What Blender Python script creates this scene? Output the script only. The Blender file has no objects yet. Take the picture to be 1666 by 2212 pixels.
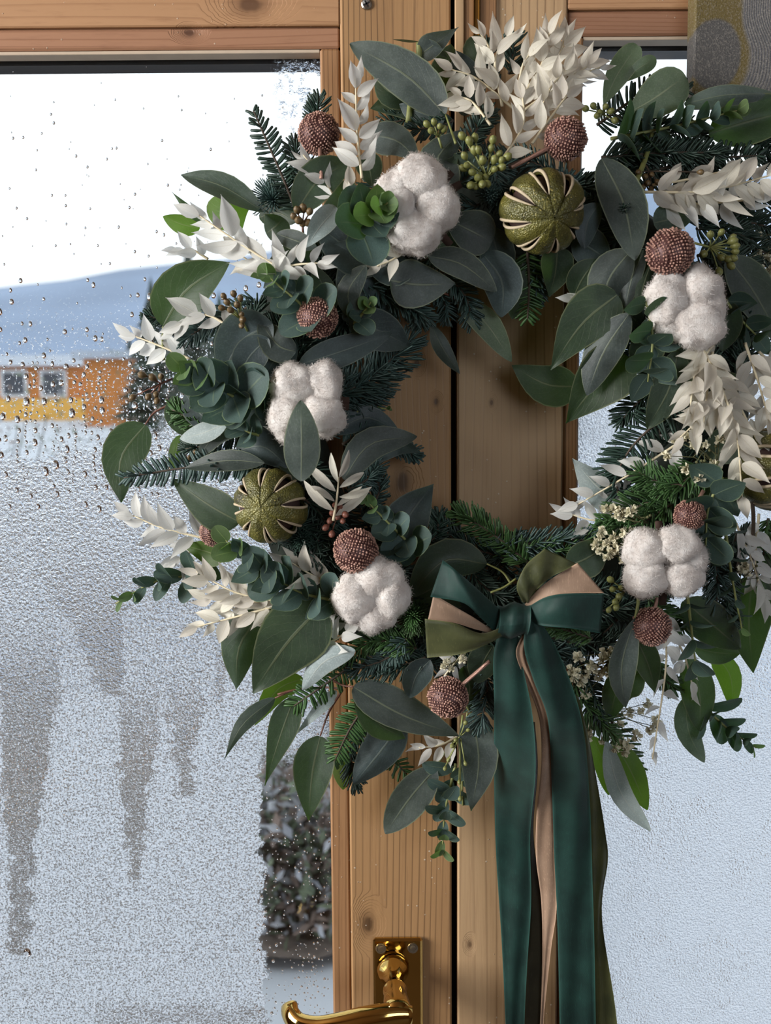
import bpy, math, random
from mathutils import Vector, Matrix, noise as mnoise

random.seed(7)
SC = bpy.context.scene
COL = SC.collection
V = Vector

# ------------------------------------------------------------------ camera
F_PX = 2250.0
CX, CY = 833.0, 1106.0
CAM = V((0.0, -0.75, 1.5))
PITCH = math.radians(6.2)
ROLL = math.radians(0.45)
_f = V((0, math.cos(PITCH), -math.sin(PITCH)))
_r0 = V((1, 0, 0))
_u0 = _r0.cross(_f)
# a world vertical leans to the right going down the picture
_r = (_r0 * math.cos(ROLL) + _u0 * -math.sin(ROLL)).normalized()
_u = _r.cross(_f).normalized()
cam_d = bpy.data.cameras.new('camera')
cam = bpy.data.objects.new('camera', cam_d)
COL.objects.link(cam)
cam.matrix_world = Matrix(((_r.x, _u.x, -_f.x, CAM.x), (_r.y, _u.y, -_f.y, CAM.y), (_r.z, _u.z, -_f.z, CAM.z), (0, 0, 0, 1)))
cam_d.sensor_fit = 'VERTICAL'
cam_d.sensor_height = 36.0
cam_d.lens = 36.0 * F_PX / 2212.0
cam_d.clip_start = 0.02
cam_d.clip_end = 600
cam_d.dof.use_dof = True
cam_d.dof.focus_distance = 0.77
cam_d.dof.aperture_fstop = 9.0
SC.camera = cam

# ------------------------------------------------------------------ world, light, exposure
w = bpy.data.worlds.new('overcast_sky')
SC.world = w
w.use_nodes = True
wn = w.node_tree
bg = wn.nodes['Background']
bg.inputs[0].default_value = (0.91, 0.955, 1.0, 1)
bg.inputs[1].default_value = 1.35


def area_light(name, loc, target, sx, sy, power, col):
    d = bpy.data.lights.new(name, 'AREA')
    d.shape = 'RECTANGLE'
    d.size, d.size_y = sx, sy
    d.energy = power
    d.color = col
    o = bpy.data.objects.new(name, d)
    COL.objects.link(o)
    o.location = loc
    o.rotation_euler = (V(target) - V(loc)).to_track_quat('-Z', 'Y').to_euler()
    return o


# daylight through the left window; the back lamp is an added, unseen fill
area_light('left_window_daylight', (-1.98, -0.98, 1.80), (0.3, -0.75, 1.45), 1.05, 1.2, 92, (1.0, 0.98, 0.95))
area_light('back_fill_light', (1.35, -2.95, 1.80), (0.2, 0.0, 1.45), 1.55, 1.1, 21, (0.80, 0.90, 1.0))

SC.view_settings.view_transform = 'Standard'
SC.view_settings.look = 'None'
SC.view_settings.gamma = 1.0
SC.view_settings.use_curve_mapping = False
SC.view_settings.exposure = 0.0
try:
    SC.cycles.use_denoising = True
    SC.cycles.max_bounces = 6
    SC.cycles.diffuse_bounces = 2
    SC.cycles.glossy_bounces = 2
    SC.cycles.transmission_bounces = 6
    SC.cycles.transparent_max_bounces = 10
    SC.cycles.caustics_refractive = False
    SC.cycles.caustics_reflective = False
    SC.cycles.use_adaptive_sampling = True
    SC.cycles.adaptive_threshold = 0.2
    SC.cycles.sample_clamp_indirect = 4.0
except Exception:
    pass


# ------------------------------------------------------------------ geometry helpers
def P(px, py, Y):
    """the point at depth Y that stands on the photograph's pixel"""
    d = _f + _r * ((px - CX) / F_PX) - _u * ((py - CY) / F_PX)
    return CAM + d * ((Y - CAM.y) / d.y)


def PX(px, py, Y):
    return (P(px, py, Y) - P(px + 1, py, Y)).length


RC = (1058.0, 905.0)      # centre of the wreath in the photograph
RM = 455.0                # radius of its ring


def surf(x, y):
    r = math.hypot(x - RC[0], y - RC[1])
    s = (r - RM) / 215.0
    b = math.sqrt(1 - s * s) if abs(s) < 1 else 0.0
    return 0.034 - 0.050 * b


LK = 0.0034


def yl(x, y, layer):
    return surf(x, y) - layer * LK


def catmull(pts, n):
    pts = [tuple(map(float, p)) for p in pts]
    if len(pts) == 2:
        a, b = pts
        return [tuple(a[k] + (b[k] - a[k]) * i / (n - 1) for k in range(len(a))) for i in range(n)]
    ext = [tuple(2 * a - b for a, b in zip(pts[0], pts[1]))] + pts + [tuple(2 * a - b for a, b in zip(pts[-1], pts[-2]))]
    m = len(pts) - 1
    out = []
    for i in range(n):
        t = i / (n - 1) * m
        k = min(int(t), m - 1)
        s = t - k
        p0, p1, p2, p3 = ext[k], ext[k + 1], ext[k + 2], ext[k + 3]
        out.append(tuple(0.5 * (2 * b + (c - a) * s + (2 * a - 5 * b + 4 * c - d) * s * s + (3 * b - a - 3 * c + d) * s ** 3)
                         for a, b, c, d in zip(p0, p1, p2, p3)))
    return out


def mesh_of(name, verts, faces, mats, uv=None, smooth=True, midx=None):
    me = bpy.data.meshes.new(name)
    me.from_pydata([tuple(v) for v in verts], [], faces)
    if not isinstance(mats, (list, tuple)):
        mats = [mats]
    for m in mats:
        me.materials.append(m)
    if uv is not None:
        l = me.uv_layers.new(name='UVMap')
        buf = []
        for p in me.polygons:
            for vi in p.vertices:
                buf += list(uv[vi])
        l.data.foreach_set('uv', buf)
    if midx is not None:
        me.polygons.foreach_set('material_index', midx)
    if smooth:
        me.polygons.foreach_set('use_smooth', [True] * len(me.polygons))
    me.update()
    return me


def link(name, data, parent=None, **props):
    o = bpy.data.objects.new(name, data)
    COL.objects.link(o)
    if parent is not None:
        o.parent = parent
        if parent.get('_base') is not None:
            o.matrix_parent_inverse = Matrix.Translation(-V(parent['_base'][:]))
    for k, v in props.items():
        o[k] = v
    return o


def empty(name, loc, **props):
    o = bpy.data.objects.new(name, None)
    COL.objects.link(o)
    o.location = loc
    o.empty_display_size = 0.02
    o['_base'] = list(loc)
    for k, v in props.items():
        o[k] = v
    return o


class MB:
    """collects simple shapes into one mesh"""

    def __init__(s):
        s.v, s.f, s.m = [], [], []

    def add(s, v, f, mi=0):
        b = len(s.v)
        s.v += [V(p) for p in v]
        s.f += [tuple(i + b for i in q) for q in f]
        s.m += [mi] * len(f)

    def box(s, a, b, bev=0.0, mi=0):
        a, b = V(a), V(b)
        lo = V((min(a.x, b.x), min(a.y, b.y), min(a.z, b.z)))
        hi = V((max(a.x, b.x), max(a.y, b.y), max(a.z, b.z)))
        if bev <= 0:
            v = [V((x, y, z)) for x in (lo.x, hi.x) for y in (lo.y, hi.y) for z in (lo.z, hi.z)]
            s.add(v, [(0, 1, 3, 2), (4, 6, 7, 5), (0, 4, 5, 1), (2, 3, 7, 6), (0, 2, 6, 4), (1, 5, 7, 3)], mi)
            return
        e = bev
        v, f, idx = [], [], {}
        for ix in (0, 1):
            for iy in (0, 1):
                for iz in (0, 1):
                    c = V((hi.x if ix else lo.x, hi.y if iy else lo.y, hi.z if iz else lo.z))
                    s_ = V((-1 if ix else 1, -1 if iy else 1, -1 if iz else 1)) * e
                    for k in range(3):
                        p = c.copy()
                        for j in range(3):
                            if j != k:
                                p[j] += s_[j]
                        idx[(ix, iy, iz, k)] = len(v)
                        v.append(p)
        for k in range(3):
            for side in (0, 1):
                q = []
                for (a_, b_) in ((0, 0), (0, 1), (1, 1), (1, 0)):
                    c = [0, 0, 0]
                    c[k] = side
                    c[(k + 1) % 3] = a_
                    c[(k + 2) % 3] = b_
                    q.append(idx[(*c, k)])
                f.append(tuple(q))
        for k in range(3):
            i, j = (k + 1) % 3, (k + 2) % 3
            for a_ in (0, 1):
                for b_ in (0, 1):
                    c0, c1 = [0, 0, 0], [0, 0, 0]
                    c0[i] = c1[i] = a_
                    c0[j] = c1[j] = b_
                    c1[k] = 1
                    f.append((idx[(*c0, i)], idx[(*c1, i)], idx[(*c1, j)], idx[(*c0, j)]))
        for ix in (0, 1):
            for iy in (0, 1):
                for iz in (0, 1):
                    f.append(tuple(idx[(ix, iy, iz, k)] for k in range(3)))
        s.add(v, f, mi)

    def tube(s, pts, rad, seg=6, mi=0, cap=True, flat=None):
        n = len(pts)
        pts = [V(p) for p in pts]
        if not isinstance(rad, (list, tuple)):
            rad = [rad] * n
        v, f = [], []
        ref = V((0.3, 0.9, 0.2)).normalized()
        for i in range(n):
            t = (pts[min(i + 1, n - 1)] - pts[max(i - 1, 0)])
            t = t.normalized() if t.length > 1e-9 else V((0, 0, 1))
            a = t.cross(ref)
            if a.length < 1e-4:
                a = t.cross(V((1, 0, 0)))
            a.normalize()
            b = t.cross(a).normalized()
            fl = flat if flat else 1.0
            for k in range(seg):
                g = 2 * math.pi * k / seg
                v.append(pts[i] + a * (math.cos(g) * rad[i]) + b * (math.sin(g) * rad[i] * fl))
        for i in range(n - 1):
            for k in range(seg):
                k2 = (k + 1) % seg
                f.append((i * seg + k, i * seg + k2, (i + 1) * seg + k2, (i + 1) * seg + k))
        if cap:
            f.append(tuple(range(seg - 1, -1, -1)))
            f.append(tuple((n - 1) * seg + k for k in range(seg)))
        s.add(v, f, mi)

    def lathe(s, prof, origin, axis, seg=20, mi=0):
        """prof: list of (distance along the axis, radius)"""
        origin, axis = V(origin), V(axis).normalized()
        a = axis.orthogonal().normalized()
        b = axis.cross(a)
        v, f = [], []
        for d, r in prof:
            for k in range(seg):
                g = 2 * math.pi * k / seg
                v.append(origin + axis * d + (a * math.cos(g) + b * math.sin(g)) * r)
        for i in range(len(prof) - 1):
            for k in range(seg):
                k2 = (k + 1) % seg
                f.append((i * seg + k, i * seg + k2, (i + 1) * seg + k2, (i + 1) * seg + k))
        f.append(tuple(range(seg - 1, -1, -1)))
        f.append(tuple((len(prof) - 1) * seg + k for k in range(seg)))
        s.add(v, f, mi)

    def ball(s, c, r, seg=8, rings=6, sc=(1, 1, 1), mi=0):
        c = V(c)
        v, f = [], []
        for i in range(rings + 1):
            p = math.pi * i / rings
            for k in range(seg):
                g = 2 * math.pi * k / seg
                v.append(c + V((math.sin(p) * math.cos(g) * sc[0], math.sin(p) * math.sin(g) * sc[1], math.cos(p) * sc[2])) * r)
        for i in range(rings):
            for k in range(seg):
                k2 = (k + 1) % seg
                f.append((i * seg + k, (i + 1) * seg + k, (i + 1) * seg + k2, i * seg + k2))
        s.add(v, f, mi)

    def build(s, name, mats, parent=None, smooth=False, **props):
        me = mesh_of(name, s.v, s.f, mats, smooth=smooth, midx=s.m)
        return link(name, me, parent, **props)


# ------------------------------------------------------------------ material helpers
def lin(c):
    return tuple(((x / 255) / 12.92 if x / 255 <= 0.04045 else ((x / 255 + 0.055) / 1.055) ** 2.4) for x in c)


class NT:
    def __init__(s, name):
        s.mat = bpy.data.materials.new(name)
        s.mat.use_nodes = True
        s.t = s.mat.node_tree
        s.t.nodes.clear()
        s.out = s.t.nodes.new('ShaderNodeOutputMaterial')

    def n(s, typ, **kw):
        o = s.t.nodes.new(typ)
        for k, v in kw.items():
            setattr(o, k, v)
        return o

    def put(s, sock, v):
        if isinstance(v, bpy.types.NodeSocket):
            s.t.links.new(v, sock)
        elif v is not None:
            if sock.type == 'RGBA' and len(v) == 3:
                v = (*v, 1)
            sock.default_value = v

    def math(s, op, a, b=None, c=None, clamp=False):
        o = s.n('ShaderNodeMath', operation=op, use_clamp=clamp)
        s.put(o.inputs[0], a)
        if b is not None:
            s.put(o.inputs[1], b)
        if c is not None:
            s.put(o.inputs[2], c)
        return o.outputs[0]

    def ss(s, x, lo, hi, a=0.0, b=1.0):
        o = s.n('ShaderNodeMapRange', interpolation_type='SMOOTHSTEP', clamp=True)
        s.put(o.inputs[0], x)
        if lo > hi:
            lo, hi, a, b = hi, lo, b, a
        for i, v in zip((1, 2, 3, 4), (lo, hi, a, b)):
            s.put(o.inputs[i], v)
        return o.outputs[0]

    def noise(s, vec, scale, detail=2.0, rough=0.5, dist=0.0, col=False):
        o = s.n('ShaderNodeTexNoise')
        s.put(o.inputs['Vector'], vec)
        s.put(o.inputs['Scale'], scale)
        s.put(o.inputs['Detail'], detail)
        s.put(o.inputs['Roughness'], rough)
        s.put(o.inputs['Distortion'], dist)
        return o.outputs['Color' if col else 'Fac']

    def voro(s, vec, scale, feature='F1', out='Distance', rnd=1.0):
        o = s.n('ShaderNodeTexVoronoi', feature=feature)
        s.put(o.inputs['Vector'], vec)
        s.put(o.inputs['Scale'], scale)
        s.put(o.inputs['Randomness'], rnd)
        return o.outputs[out]

    def mapping(s, vec, scale=(1, 1, 1), loc=(0, 0, 0), rot=(0, 0, 0)):
        o = s.n('ShaderNodeMapping')
        s.put(o.inputs[0], vec)
        s.put(o.inputs['Location'], loc)
        s.put(o.inputs['Rotation'], rot)
        s.put(o.inputs['Scale'], scale)
        return o.outputs[0]

    def mix(s, f, a, b, blend='MIX'):
        o = s.n('ShaderNodeMix', data_type='RGBA', blend_type=blend)
        s.put(o.inputs[0], f)
        s.put(o.inputs[6], a)
        s.put(o.inputs[7], b)
        return o.outputs[2]

    def ramp(s, f, stops):
        o = s.n('ShaderNodeValToRGB')
        e = o.color_ramp.elements
        while len(e) < len(stops):
            e.new(0.5)
        for i, (p, c) in enumerate(stops):
            e[i].position = p
            e[i].color = (*c, 1)
        s.put(o.inputs[0], f)
        return o.outputs[0]

    def bump(s, h, strength=0.3, dist=0.001, normal=None):
        o = s.n('ShaderNodeBump')
        s.put(o.inputs['Strength'], strength)
        s.put(o.inputs['Distance'], dist)
        s.put(o.inputs['Height'], h)
        if normal is not None:
            s.put(o.inputs['Normal'], normal)
        return o.outputs[0]

    def coord(s, which='Object'):
        return s.n('ShaderNodeTexCoord').outputs[which]

    def uvxy(s):
        o = s.n('ShaderNodeSeparateXYZ')
        s.put(o.inputs[0], s.coord('UV'))
        return o.outputs[0], o.outputs[1]

    def rand(s):
        return s.n('ShaderNodeObjectInfo').outputs['Random']

    def principled(s, col, rough=0.5, metal=0.0, spec=0.5, normal=None, sheen=0.0, **kw):
        o = s.n('ShaderNodeBsdfPrincipled')
        s.put(o.inputs['Base Color'], col)
        s.put(o.inputs['Roughness'], rough)
        s.put(o.inputs['Metallic'], metal)
        s.put(o.inputs['Specular IOR Level'], spec)
        s.put(o.inputs['Sheen Weight'], sheen)
        if normal is not None:
            s.put(o.inputs['Normal'], normal)
        for k, v in kw.items():
            s.put(o.inputs[k.replace('_', ' ')], v)
        return o.outputs[0]

    def mixs(s, f, a, b):
        o = s.n('ShaderNodeMixShader')
        s.put(o.inputs[0], f)
        s.t.links.new(a, o.inputs[1])
        s.t.links.new(b, o.inputs[2])
        return o.outputs[0]

    def done(s, sh):
        s.t.links.new(sh, s.out.inputs[0])
        return s.mat


def simple_mat(name, col, rough=0.6, metal=0.0, var=0.0, nscale=200, bump=0.0, spec=0.5, transl=0.0):
    t = NT(name)
    co = t.coord()
    nz = t.noise(co, nscale, 1.0)
    c2 = tuple(min(1, x * (1 + var)) for x in col)
    c1 = tuple(x * (1 - var) for x in col)
    c = t.mix(nz, c1, c2) if var else None
    nm = t.bump(nz, bump, 0.0006) if bump else None
    sh = t.principled(c if c is not None else col, rough, metal, spec, nm)
    if transl:
        tr = t.n('ShaderNodeBsdfTranslucent')
        t.put(tr.inputs[0], c if c is not None else col)
        sh = t.mixs(transl, sh, tr.outputs[0])
    return t.done(sh)


def leaf_mat(name, col, dark, rib, edge, tcol, transl=0.28, rough=0.5, spots=0.25):
    t = NT(name)
    u, v = t.uvxy()
    co = t.coord()
    au = t.math('ABSOLUTE', t.math('SUBTRACT', u, 0.5))           # 0 on the midrib .. 0.5 on the edge
    nz = t.noise(co, 55, 2, 0.6)
    fine = t.noise(co, 900, 1, 0.6)
    rnd = t.rand()
    base = t.mix(t.ss(nz, 0.3, 0.75), dark, col)
    base = t.mix(t.math('MULTIPLY', t.ss(fine, 0.45, 0.75), spots), base, tuple(min(1, c * 1.8 + 0.01) for c in col))
    hsv = t.n('ShaderNodeHueSaturation')
    t.put(hsv.inputs['Hue'], t.math('ADD', 0.482, t.math('MULTIPLY', rnd, 0.03)))
    t.put(hsv.inputs['Value'], t.math('ADD', 0.8, t.math('MULTIPLY', rnd, 0.4)))
    t.put(hsv.inputs['Color'], base)
    base = hsv.outputs[0]
    # side veins and midrib
    ph = t.math('ADD', t.math('MULTIPLY', v, 9.0), t.math('MULTIPLY', au, -7.0))
    ph = t.math('ADD', ph, t.math('MULTIPLY', nz, 1.2))
    vein = t.ss(t.math('ABSOLUTE', t.math('SUBTRACT', t.math('FRACT', ph), 0.5)), 0.0, 0.055, 1.0, 0.0)
    vein = t.math('MULTIPLY', vein, 0.22)
    ribm = t.ss(au, 0.012, 0.03, 1.0, 0.0)
    ribm = t.math('MULTIPLY', ribm, t.ss(v, 0.97, 0.6))
    edm = t.math('MULTIPLY', t.ss(au, 0.462, 0.49), 0.85)
    m = t.math('MAXIMUM', t.math('MAXIMUM', vein, t.math('MULTIPLY', ribm, 0.75)), edm)
    c = t.mix(m, base, rib)
    c = t.mix(edm, c, edge)
    h = t.math('ADD', t.math('MULTIPLY', t.math('MAXIMUM', vein, ribm), -1.0), t.math('MULTIPLY', fine, 0.25))
    nm = t.bump(h, 0.35, 0.0006)
    sh = t.principled(c, rough, 0.0, 0.35, nm)
    tr = t.n('ShaderNodeBsdfTranslucent')
    t.put(tr.inputs[0], t.mix(t.math('MULTIPLY', m, 0.6), tcol, rib))
    return t.done(t.mixs(transl, sh, tr.outputs[0]))


def hexl(*c):
    return lin(c)


M = {}
M['leaf_grey'] = leaf_mat('eucalyptus_grey', (0.086, 0.106, 0.100), (0.048, 0.062, 0.062), (0.17, 0.20, 0.135), (0.17, 0.2, 0.13), (0.14, 0.26, 0.07), 0.26)
M['leaf_blue'] = leaf_mat('eucalyptus_blue', (0.058, 0.082, 0.084), (0.036, 0.052, 0.057), (0.12, 0.15, 0.13), (0.13, 0.16, 0.13), (0.11, 0.19, 0.07), 0.24)
M['leaf_dark'] = leaf_mat('eucalyptus_dark', (0.040, 0.062, 0.040), (0.024, 0.038, 0.027), (0.12, 0.14, 0.08), (0.13, 0.15, 0.08), (0.15, 0.32, 0.03), 0.25)
M['leaf_green'] = leaf_mat('eucalyptus_green', (0.085, 0.13, 0.045), (0.05, 0.085, 0.03), (0.2, 0.24, 0.1), (0.17, 0.2, 0.08), (0.26, 0.52, 0.03), 0.45)
M['leaf_light'] = leaf_mat('eucalyptus_light', (0.16, 0.21, 0.15), (0.10, 0.14, 0.10), (0.27, 0.31, 0.2), (0.24, 0.28, 0.16), (0.2, 0.38, 0.06))
M['leaf_pale'] = leaf_mat('eucalyptus_underside', (0.36, 0.42, 0.42), (0.25, 0.31, 0.31), (0.42, 0.46, 0.42), (0.3, 0.34, 0.3), (0.3, 0.4, 0.3), 0.25, 0.6)
M['spiral'] = leaf_mat('spiral_eucalyptus', (0.068, 0.112, 0.100), (0.036, 0.062, 0.060), (0.13, 0.18, 0.12), (0.19, 0.26, 0.14), (0.1, 0.24, 0.05), 0.2, 0.55, 0.5)
M['spiral_tip'] = leaf_mat('spiral_eucalyptus_young', (0.13, 0.21, 0.09), (0.075, 0.13, 0.055), (0.2, 0.3, 0.1), (0.28, 0.38, 0.16), (0.2, 0.42, 0.06), 0.25, 0.5, 0.3)
M['ruscus'] = leaf_mat('bleached_ruscus', (0.82, 0.79, 0.70), (0.69, 0.65, 0.55), (0.70, 0.64, 0.50), (0.72, 0.67, 0.56), (0.80, 0.76, 0.68), 0.42, 0.45, 0.05)
M['ruscus_white'] = leaf_mat('bleached_ruscus_white', (0.84, 0.84, 0.80), (0.72, 0.72, 0.68), (0.72, 0.70, 0.62), (0.76, 0.75, 0.7), (0.84, 0.85, 0.84), 0.45, 0.45, 0.05)
M['ruscus_stem'] = simple_mat('bleached_stem', (0.66, 0.58, 0.40), 0.5, var=0.2)
M['stem_green'] = simple_mat('green_stem', (0.22, 0.24, 0.08), 0.55, var=0.3)
M['stem_red'] = simple_mat('reddish_stem', (0.14, 0.055, 0.035), 0.5, var=0.3)
M['stem_brown'] = simple_mat('brown_twig', (0.055, 0.038, 0.025), 0.75, var=0.3, bump=0.3)
M['seed_green'] = simple_mat('green_seed', (0.19, 0.20, 0.06), 0.45, var=0.35, nscale=150)
M['seed_brown'] = simple_mat('brown_seed', (0.13, 0.085, 0.035), 0.45, var=0.4, nscale=150)
M['seed_pink'] = simple_mat('pink_seed', (0.20, 0.075, 0.05), 0.45, var=0.4, nscale=150)
M['needle'] = simple_mat('fir_needle_dark', (0.026, 0.054, 0.040), 0.45, var=0.5, nscale=60, transl=0.12)
M['needle_blue'] = simple_mat('fir_needle_blue', (0.045, 0.085, 0.076), 0.45, var=0.5, nscale=60, transl=0.12)
M['needle_light'] = simple_mat('fir_needle_light', (0.060, 0.135, 0.042), 0.45, var=0.45, nscale=60, transl=0.22)
M['moss'] = simple_mat('dark_moss', (0.016, 0.022, 0.016), 0.95, var=0.5, bump=0.8)
M['gyp'] = simple_mat('dried_white_petal', (0.80, 0.76, 0.58), 0.7, var=0.15, transl=0.25)
M['gyp_stem'] = simple_mat('thin_green_stem', (0.10, 0.10, 0.04), 0.7)
M['husk'] = simple_mat('brown_husk', (0.045, 0.022, 0.014), 0.8, var=0.4, bump=0.4)


def cotton_mat():
    t = NT('cotton_wool')
    co = t.coord()
    nz = t.noise(co, 130, 5, 0.65)
    f = t.noise(co, 1500, 3, 0.7)
    c = t.mix(t.ss(nz, 0.3, 0.7), (0.70, 0.64, 0.60), (0.88, 0.85, 0.82))
    h = t.math('ADD', t.math('MULTIPLY', nz, 1.2), t.math('MULTIPLY', f, 0.35))
    sh = t.principled(c, 0.95, 0, 0.05, t.bump(h, 0.55, 0.002), sheen=0.25)
    tr = t.n('ShaderNodeBsdfTranslucent')
    t.put(tr.inputs[0], (0.85, 0.78, 0.72, 1))
    return t.done(t.mixs(0.22, sh, tr.outputs[0]))


M['cotton'] = cotton_mat()


def glitter_mat(name, col, col2):
    t = NT(name)
    co = t.coord()
    r = t.voro(co, 900, out='Color')
    sp = t.n('ShaderNodeSeparateColor')
    t.put(sp.inputs[0], r)
    c = t.mix(sp.outputs[0], col, col2)
    nm = t.bump(t.noise(co, 1400, 2), 0.5, 0.0005)
    return t.done(t.principled(c, t.math('ADD', 0.14, t.math('MULTIPLY', sp.outputs[1], 0.22)), 0.6, 0.6, nm))


M['copper'] = glitter_mat('rose_copper_beads', (0.24, 0.105, 0.088), (0.82, 0.52, 0.41))  # lighter second colour paints glints among the beads
M['copper_dark'] = simple_mat('rose_copper_core', (0.075, 0.028, 0.026), 0.5, 0.3)


def rind_mat():
    t = NT('dried_lime_rind')
    co = t.coord()
    nz = t.noise(co, 70, 4, 0.6)
    f = t.voro(co, 900)
    g = t.noise(co, 700, 2)
    c = t.ramp(nz, [(0.28, (0.035, 0.033, 0.010)), (0.5, (0.085, 0.082, 0.016)), (0.75, (0.17, 0.155, 0.028))])
    c = t.mix(t.ss(g, 0.62, 0.75), c, (0.42, 0.35, 0.10))
    nm = t.bump(t.math('ADD', f, t.math('MULTIPLY', nz, 2)), 0.5, 0.001)
    return t.done(t.principled(c, 0.42, 0.25, 0.6, nm))


M['rind'] = rind_mat()
M['pith'] = simple_mat('dried_pith', (0.46, 0.38, 0.26), 0.8, var=0.2, bump=0.3)
M['pulp'] = simple_mat('dried_pulp', (0.035, 0.014, 0.010), 0.7, var=0.5, bump=0.5)


def ribbon_mat(name, c1, c2, rough=0.5, sheen=0.06):
    t = NT(name)
    u, v = t.uvxy()
    co = t.coord()
    wv = t.math('ABSOLUTE', t.math('SINE', t.math('ADD', t.math('MULTIPLY', u, 150.0), t.math('MULTIPLY', v, 900.0))))
    nz = t.noise(co, 45, 3)
    thread = t.noise(t.mapping(co, (1500, 1500, 160)), 1.0, 2)
    c = t.mix(t.ss(nz, 0.3, 0.7), c1, c2)
    c = t.mix(t.math('MULTIPLY', t.ss(thread, 0.55, 0.8), 0.35), c, tuple(min(1, x * 2.2) for x in c2))
    ed = t.ss(t.math('ABSOLUTE', t.math('SUBTRACT', u, 0.5)), 0.468, 0.478)
    c = t.mix(t.math('MULTIPLY', ed, 0.5), c, tuple(min(1, x * 2.0) for x in c2))
    h = t.math('ADD', wv, t.math('MULTIPLY', ed, 2))
    return t.done(t.principled(c, rough, 0, 0.25, t.bump(h, 0.25, 0.0004), sheen=sheen))


M['rib_green'] = ribbon_mat('dark_green_ribbon', (0.008, 0.028, 0.024), (0.013, 0.046, 0.038))
M['rib_olive'] = ribbon_mat('olive_ribbon', (0.040, 0.047, 0.018), (0.070, 0.076, 0.028))
M['rib_tan'] = ribbon_mat('tan_ribbon', (0.28, 0.185, 0.125), (0.37, 0.25, 0.175))
M['rib_brown'] = ribbon_mat('brown_ribbon', (0.020, 0.018, 0.010), (0.034, 0.030, 0.016))


def wood_mat(name, light, dark, axis='Z', knots=(), rings=42.0, specks=0.5, rough=0.55):
    """axis: grain direction; knots: world points (x, z, size)"""
    t = NT(name)
    co = t.coord()
    off = t.n('ShaderNodeVectorMath', operation='ADD')
    t.put(off.inputs[0], co)
    cmb = t.n('ShaderNodeCombineXYZ')
    for i in range(3):
        t.put(cmb.inputs[i], t.math('MULTIPLY', t.rand(), 3.0 + i))
    t.put(off.inputs[1], cmb.outputs[0])
    p = off.outputs[0]
    sx, sz = (1.0, 0.07) if axis == 'Z' else (0.07, 1.0)
    st = t.mapping(p, (sx, 1.0, sz))
    warp = t.noise(st, 9, 2)
    sep = t.n('ShaderNodeSeparateXYZ')
    t.put(sep.inputs[0], p)
    a = sep.outputs[0 if axis == 'Z' else 2]
    wsep = t.n('ShaderNodeSeparateXYZ')
    t.put(wsep.inputs[0], co)
    x = t.math('ADD', a, t.math('MULTIPLY', warp, 0.07))
    kd = None
    for (kx, kz, ks) in knots:
        dx = t.math('MULTIPLY', t.math('SUBTRACT', wsep.outputs[0], kx), 1.0 / ks)
        dz = t.math('MULTIPLY', t.math('SUBTRACT', wsep.outputs[2], kz), 1.0 / ks)
        if axis == 'Z':
            dz = t.math('MULTIPLY', dz, 0.6)
        else:
            dx = t.math('MULTIPLY', dx, 0.6)
        d = t.math('SQRT', t.math('ADD', t.math('MULTIPLY', dx, dx), t.math('MULTIPLY', dz, dz)))
        d = t.math('ADD', d, t.math('MULTIPLY', t.math('SUBTRACT', t.noise(co, 160, 2), 0.5), 0.5))
        fall = t.ss(d, 0.6, 4.0, 1.0, 0.0)
        x = t.math('ADD', x, t.math('MULTIPLY', fall, 0.035))
        kd = d if kd is None else t.math('MINIMUM', kd, d)
    ring = t.math('FRACT', t.math('MULTIPLY', x, rings * 2.2))
    ring = t.math('POWER', ring, 2.5)
    late = t.math('MULTIPLY', t.ss(ring, 0.45, 1.0), t.ss(t.noise(st, 25, 2), 0.25, 0.65, 0.25, 1.0))
    fine = t.noise(t.mapping(p, (sx * 1.0, 1.0, sz * 0.5)), 420, 3, 0.7)
    cl = t.noise(t.mapping(p, (sx, 1, sz)), 14, 3)
    c = t.mix(t.math('MULTIPLY', late, 0.5), light, dark)
    c = t.mix(t.math('MULTIPLY', t.ss(fine, 0.5, 0.8), 0.4), c, dark)
    c = t.mix(t.math('MULTIPLY', t.ss(cl, 0.45, 0.75), 0.35), c, tuple(d * 0.9 for d in dark))
    if kd is not None:
        c = t.mix(t.ss(kd, 0.5, 1.15, 0.85, 0.0), c, tuple(d * 0.28 for d in dark))
        c = t.mix(t.math('MULTIPLY', t.ss(kd, 1.0, 2.2, 1.0, 0.0), 0.45), c, tuple(d * 0.6 for d in dark))
    sp = t.ss(t.voro(co, 170), 0.10, 0.14, 1.0, 0.0)
    sp = t.math('MULTIPLY', sp, t.ss(t.noise(co, 45, 2), 0.52, 0.62))
    c = t.mix(t.math('MULTIPLY', sp, specks), c, (0.62, 0.52, 0.40))
    h = t.math('ADD', t.math('MULTIPLY', late, -0.6), t.math('ADD', t.math('MULTIPLY', fine, -0.3), t.math('MULTIPLY', sp, 1.5)))
    return t.done(t.principled(c, rough, 0, 0.35, t.bump(h, 0.5, 0.0008)))


DY = 0.055                 # door face


def kp(px, py, s):
    p = P(px, py, DY)
    return (p.x, p.z, s)


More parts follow.
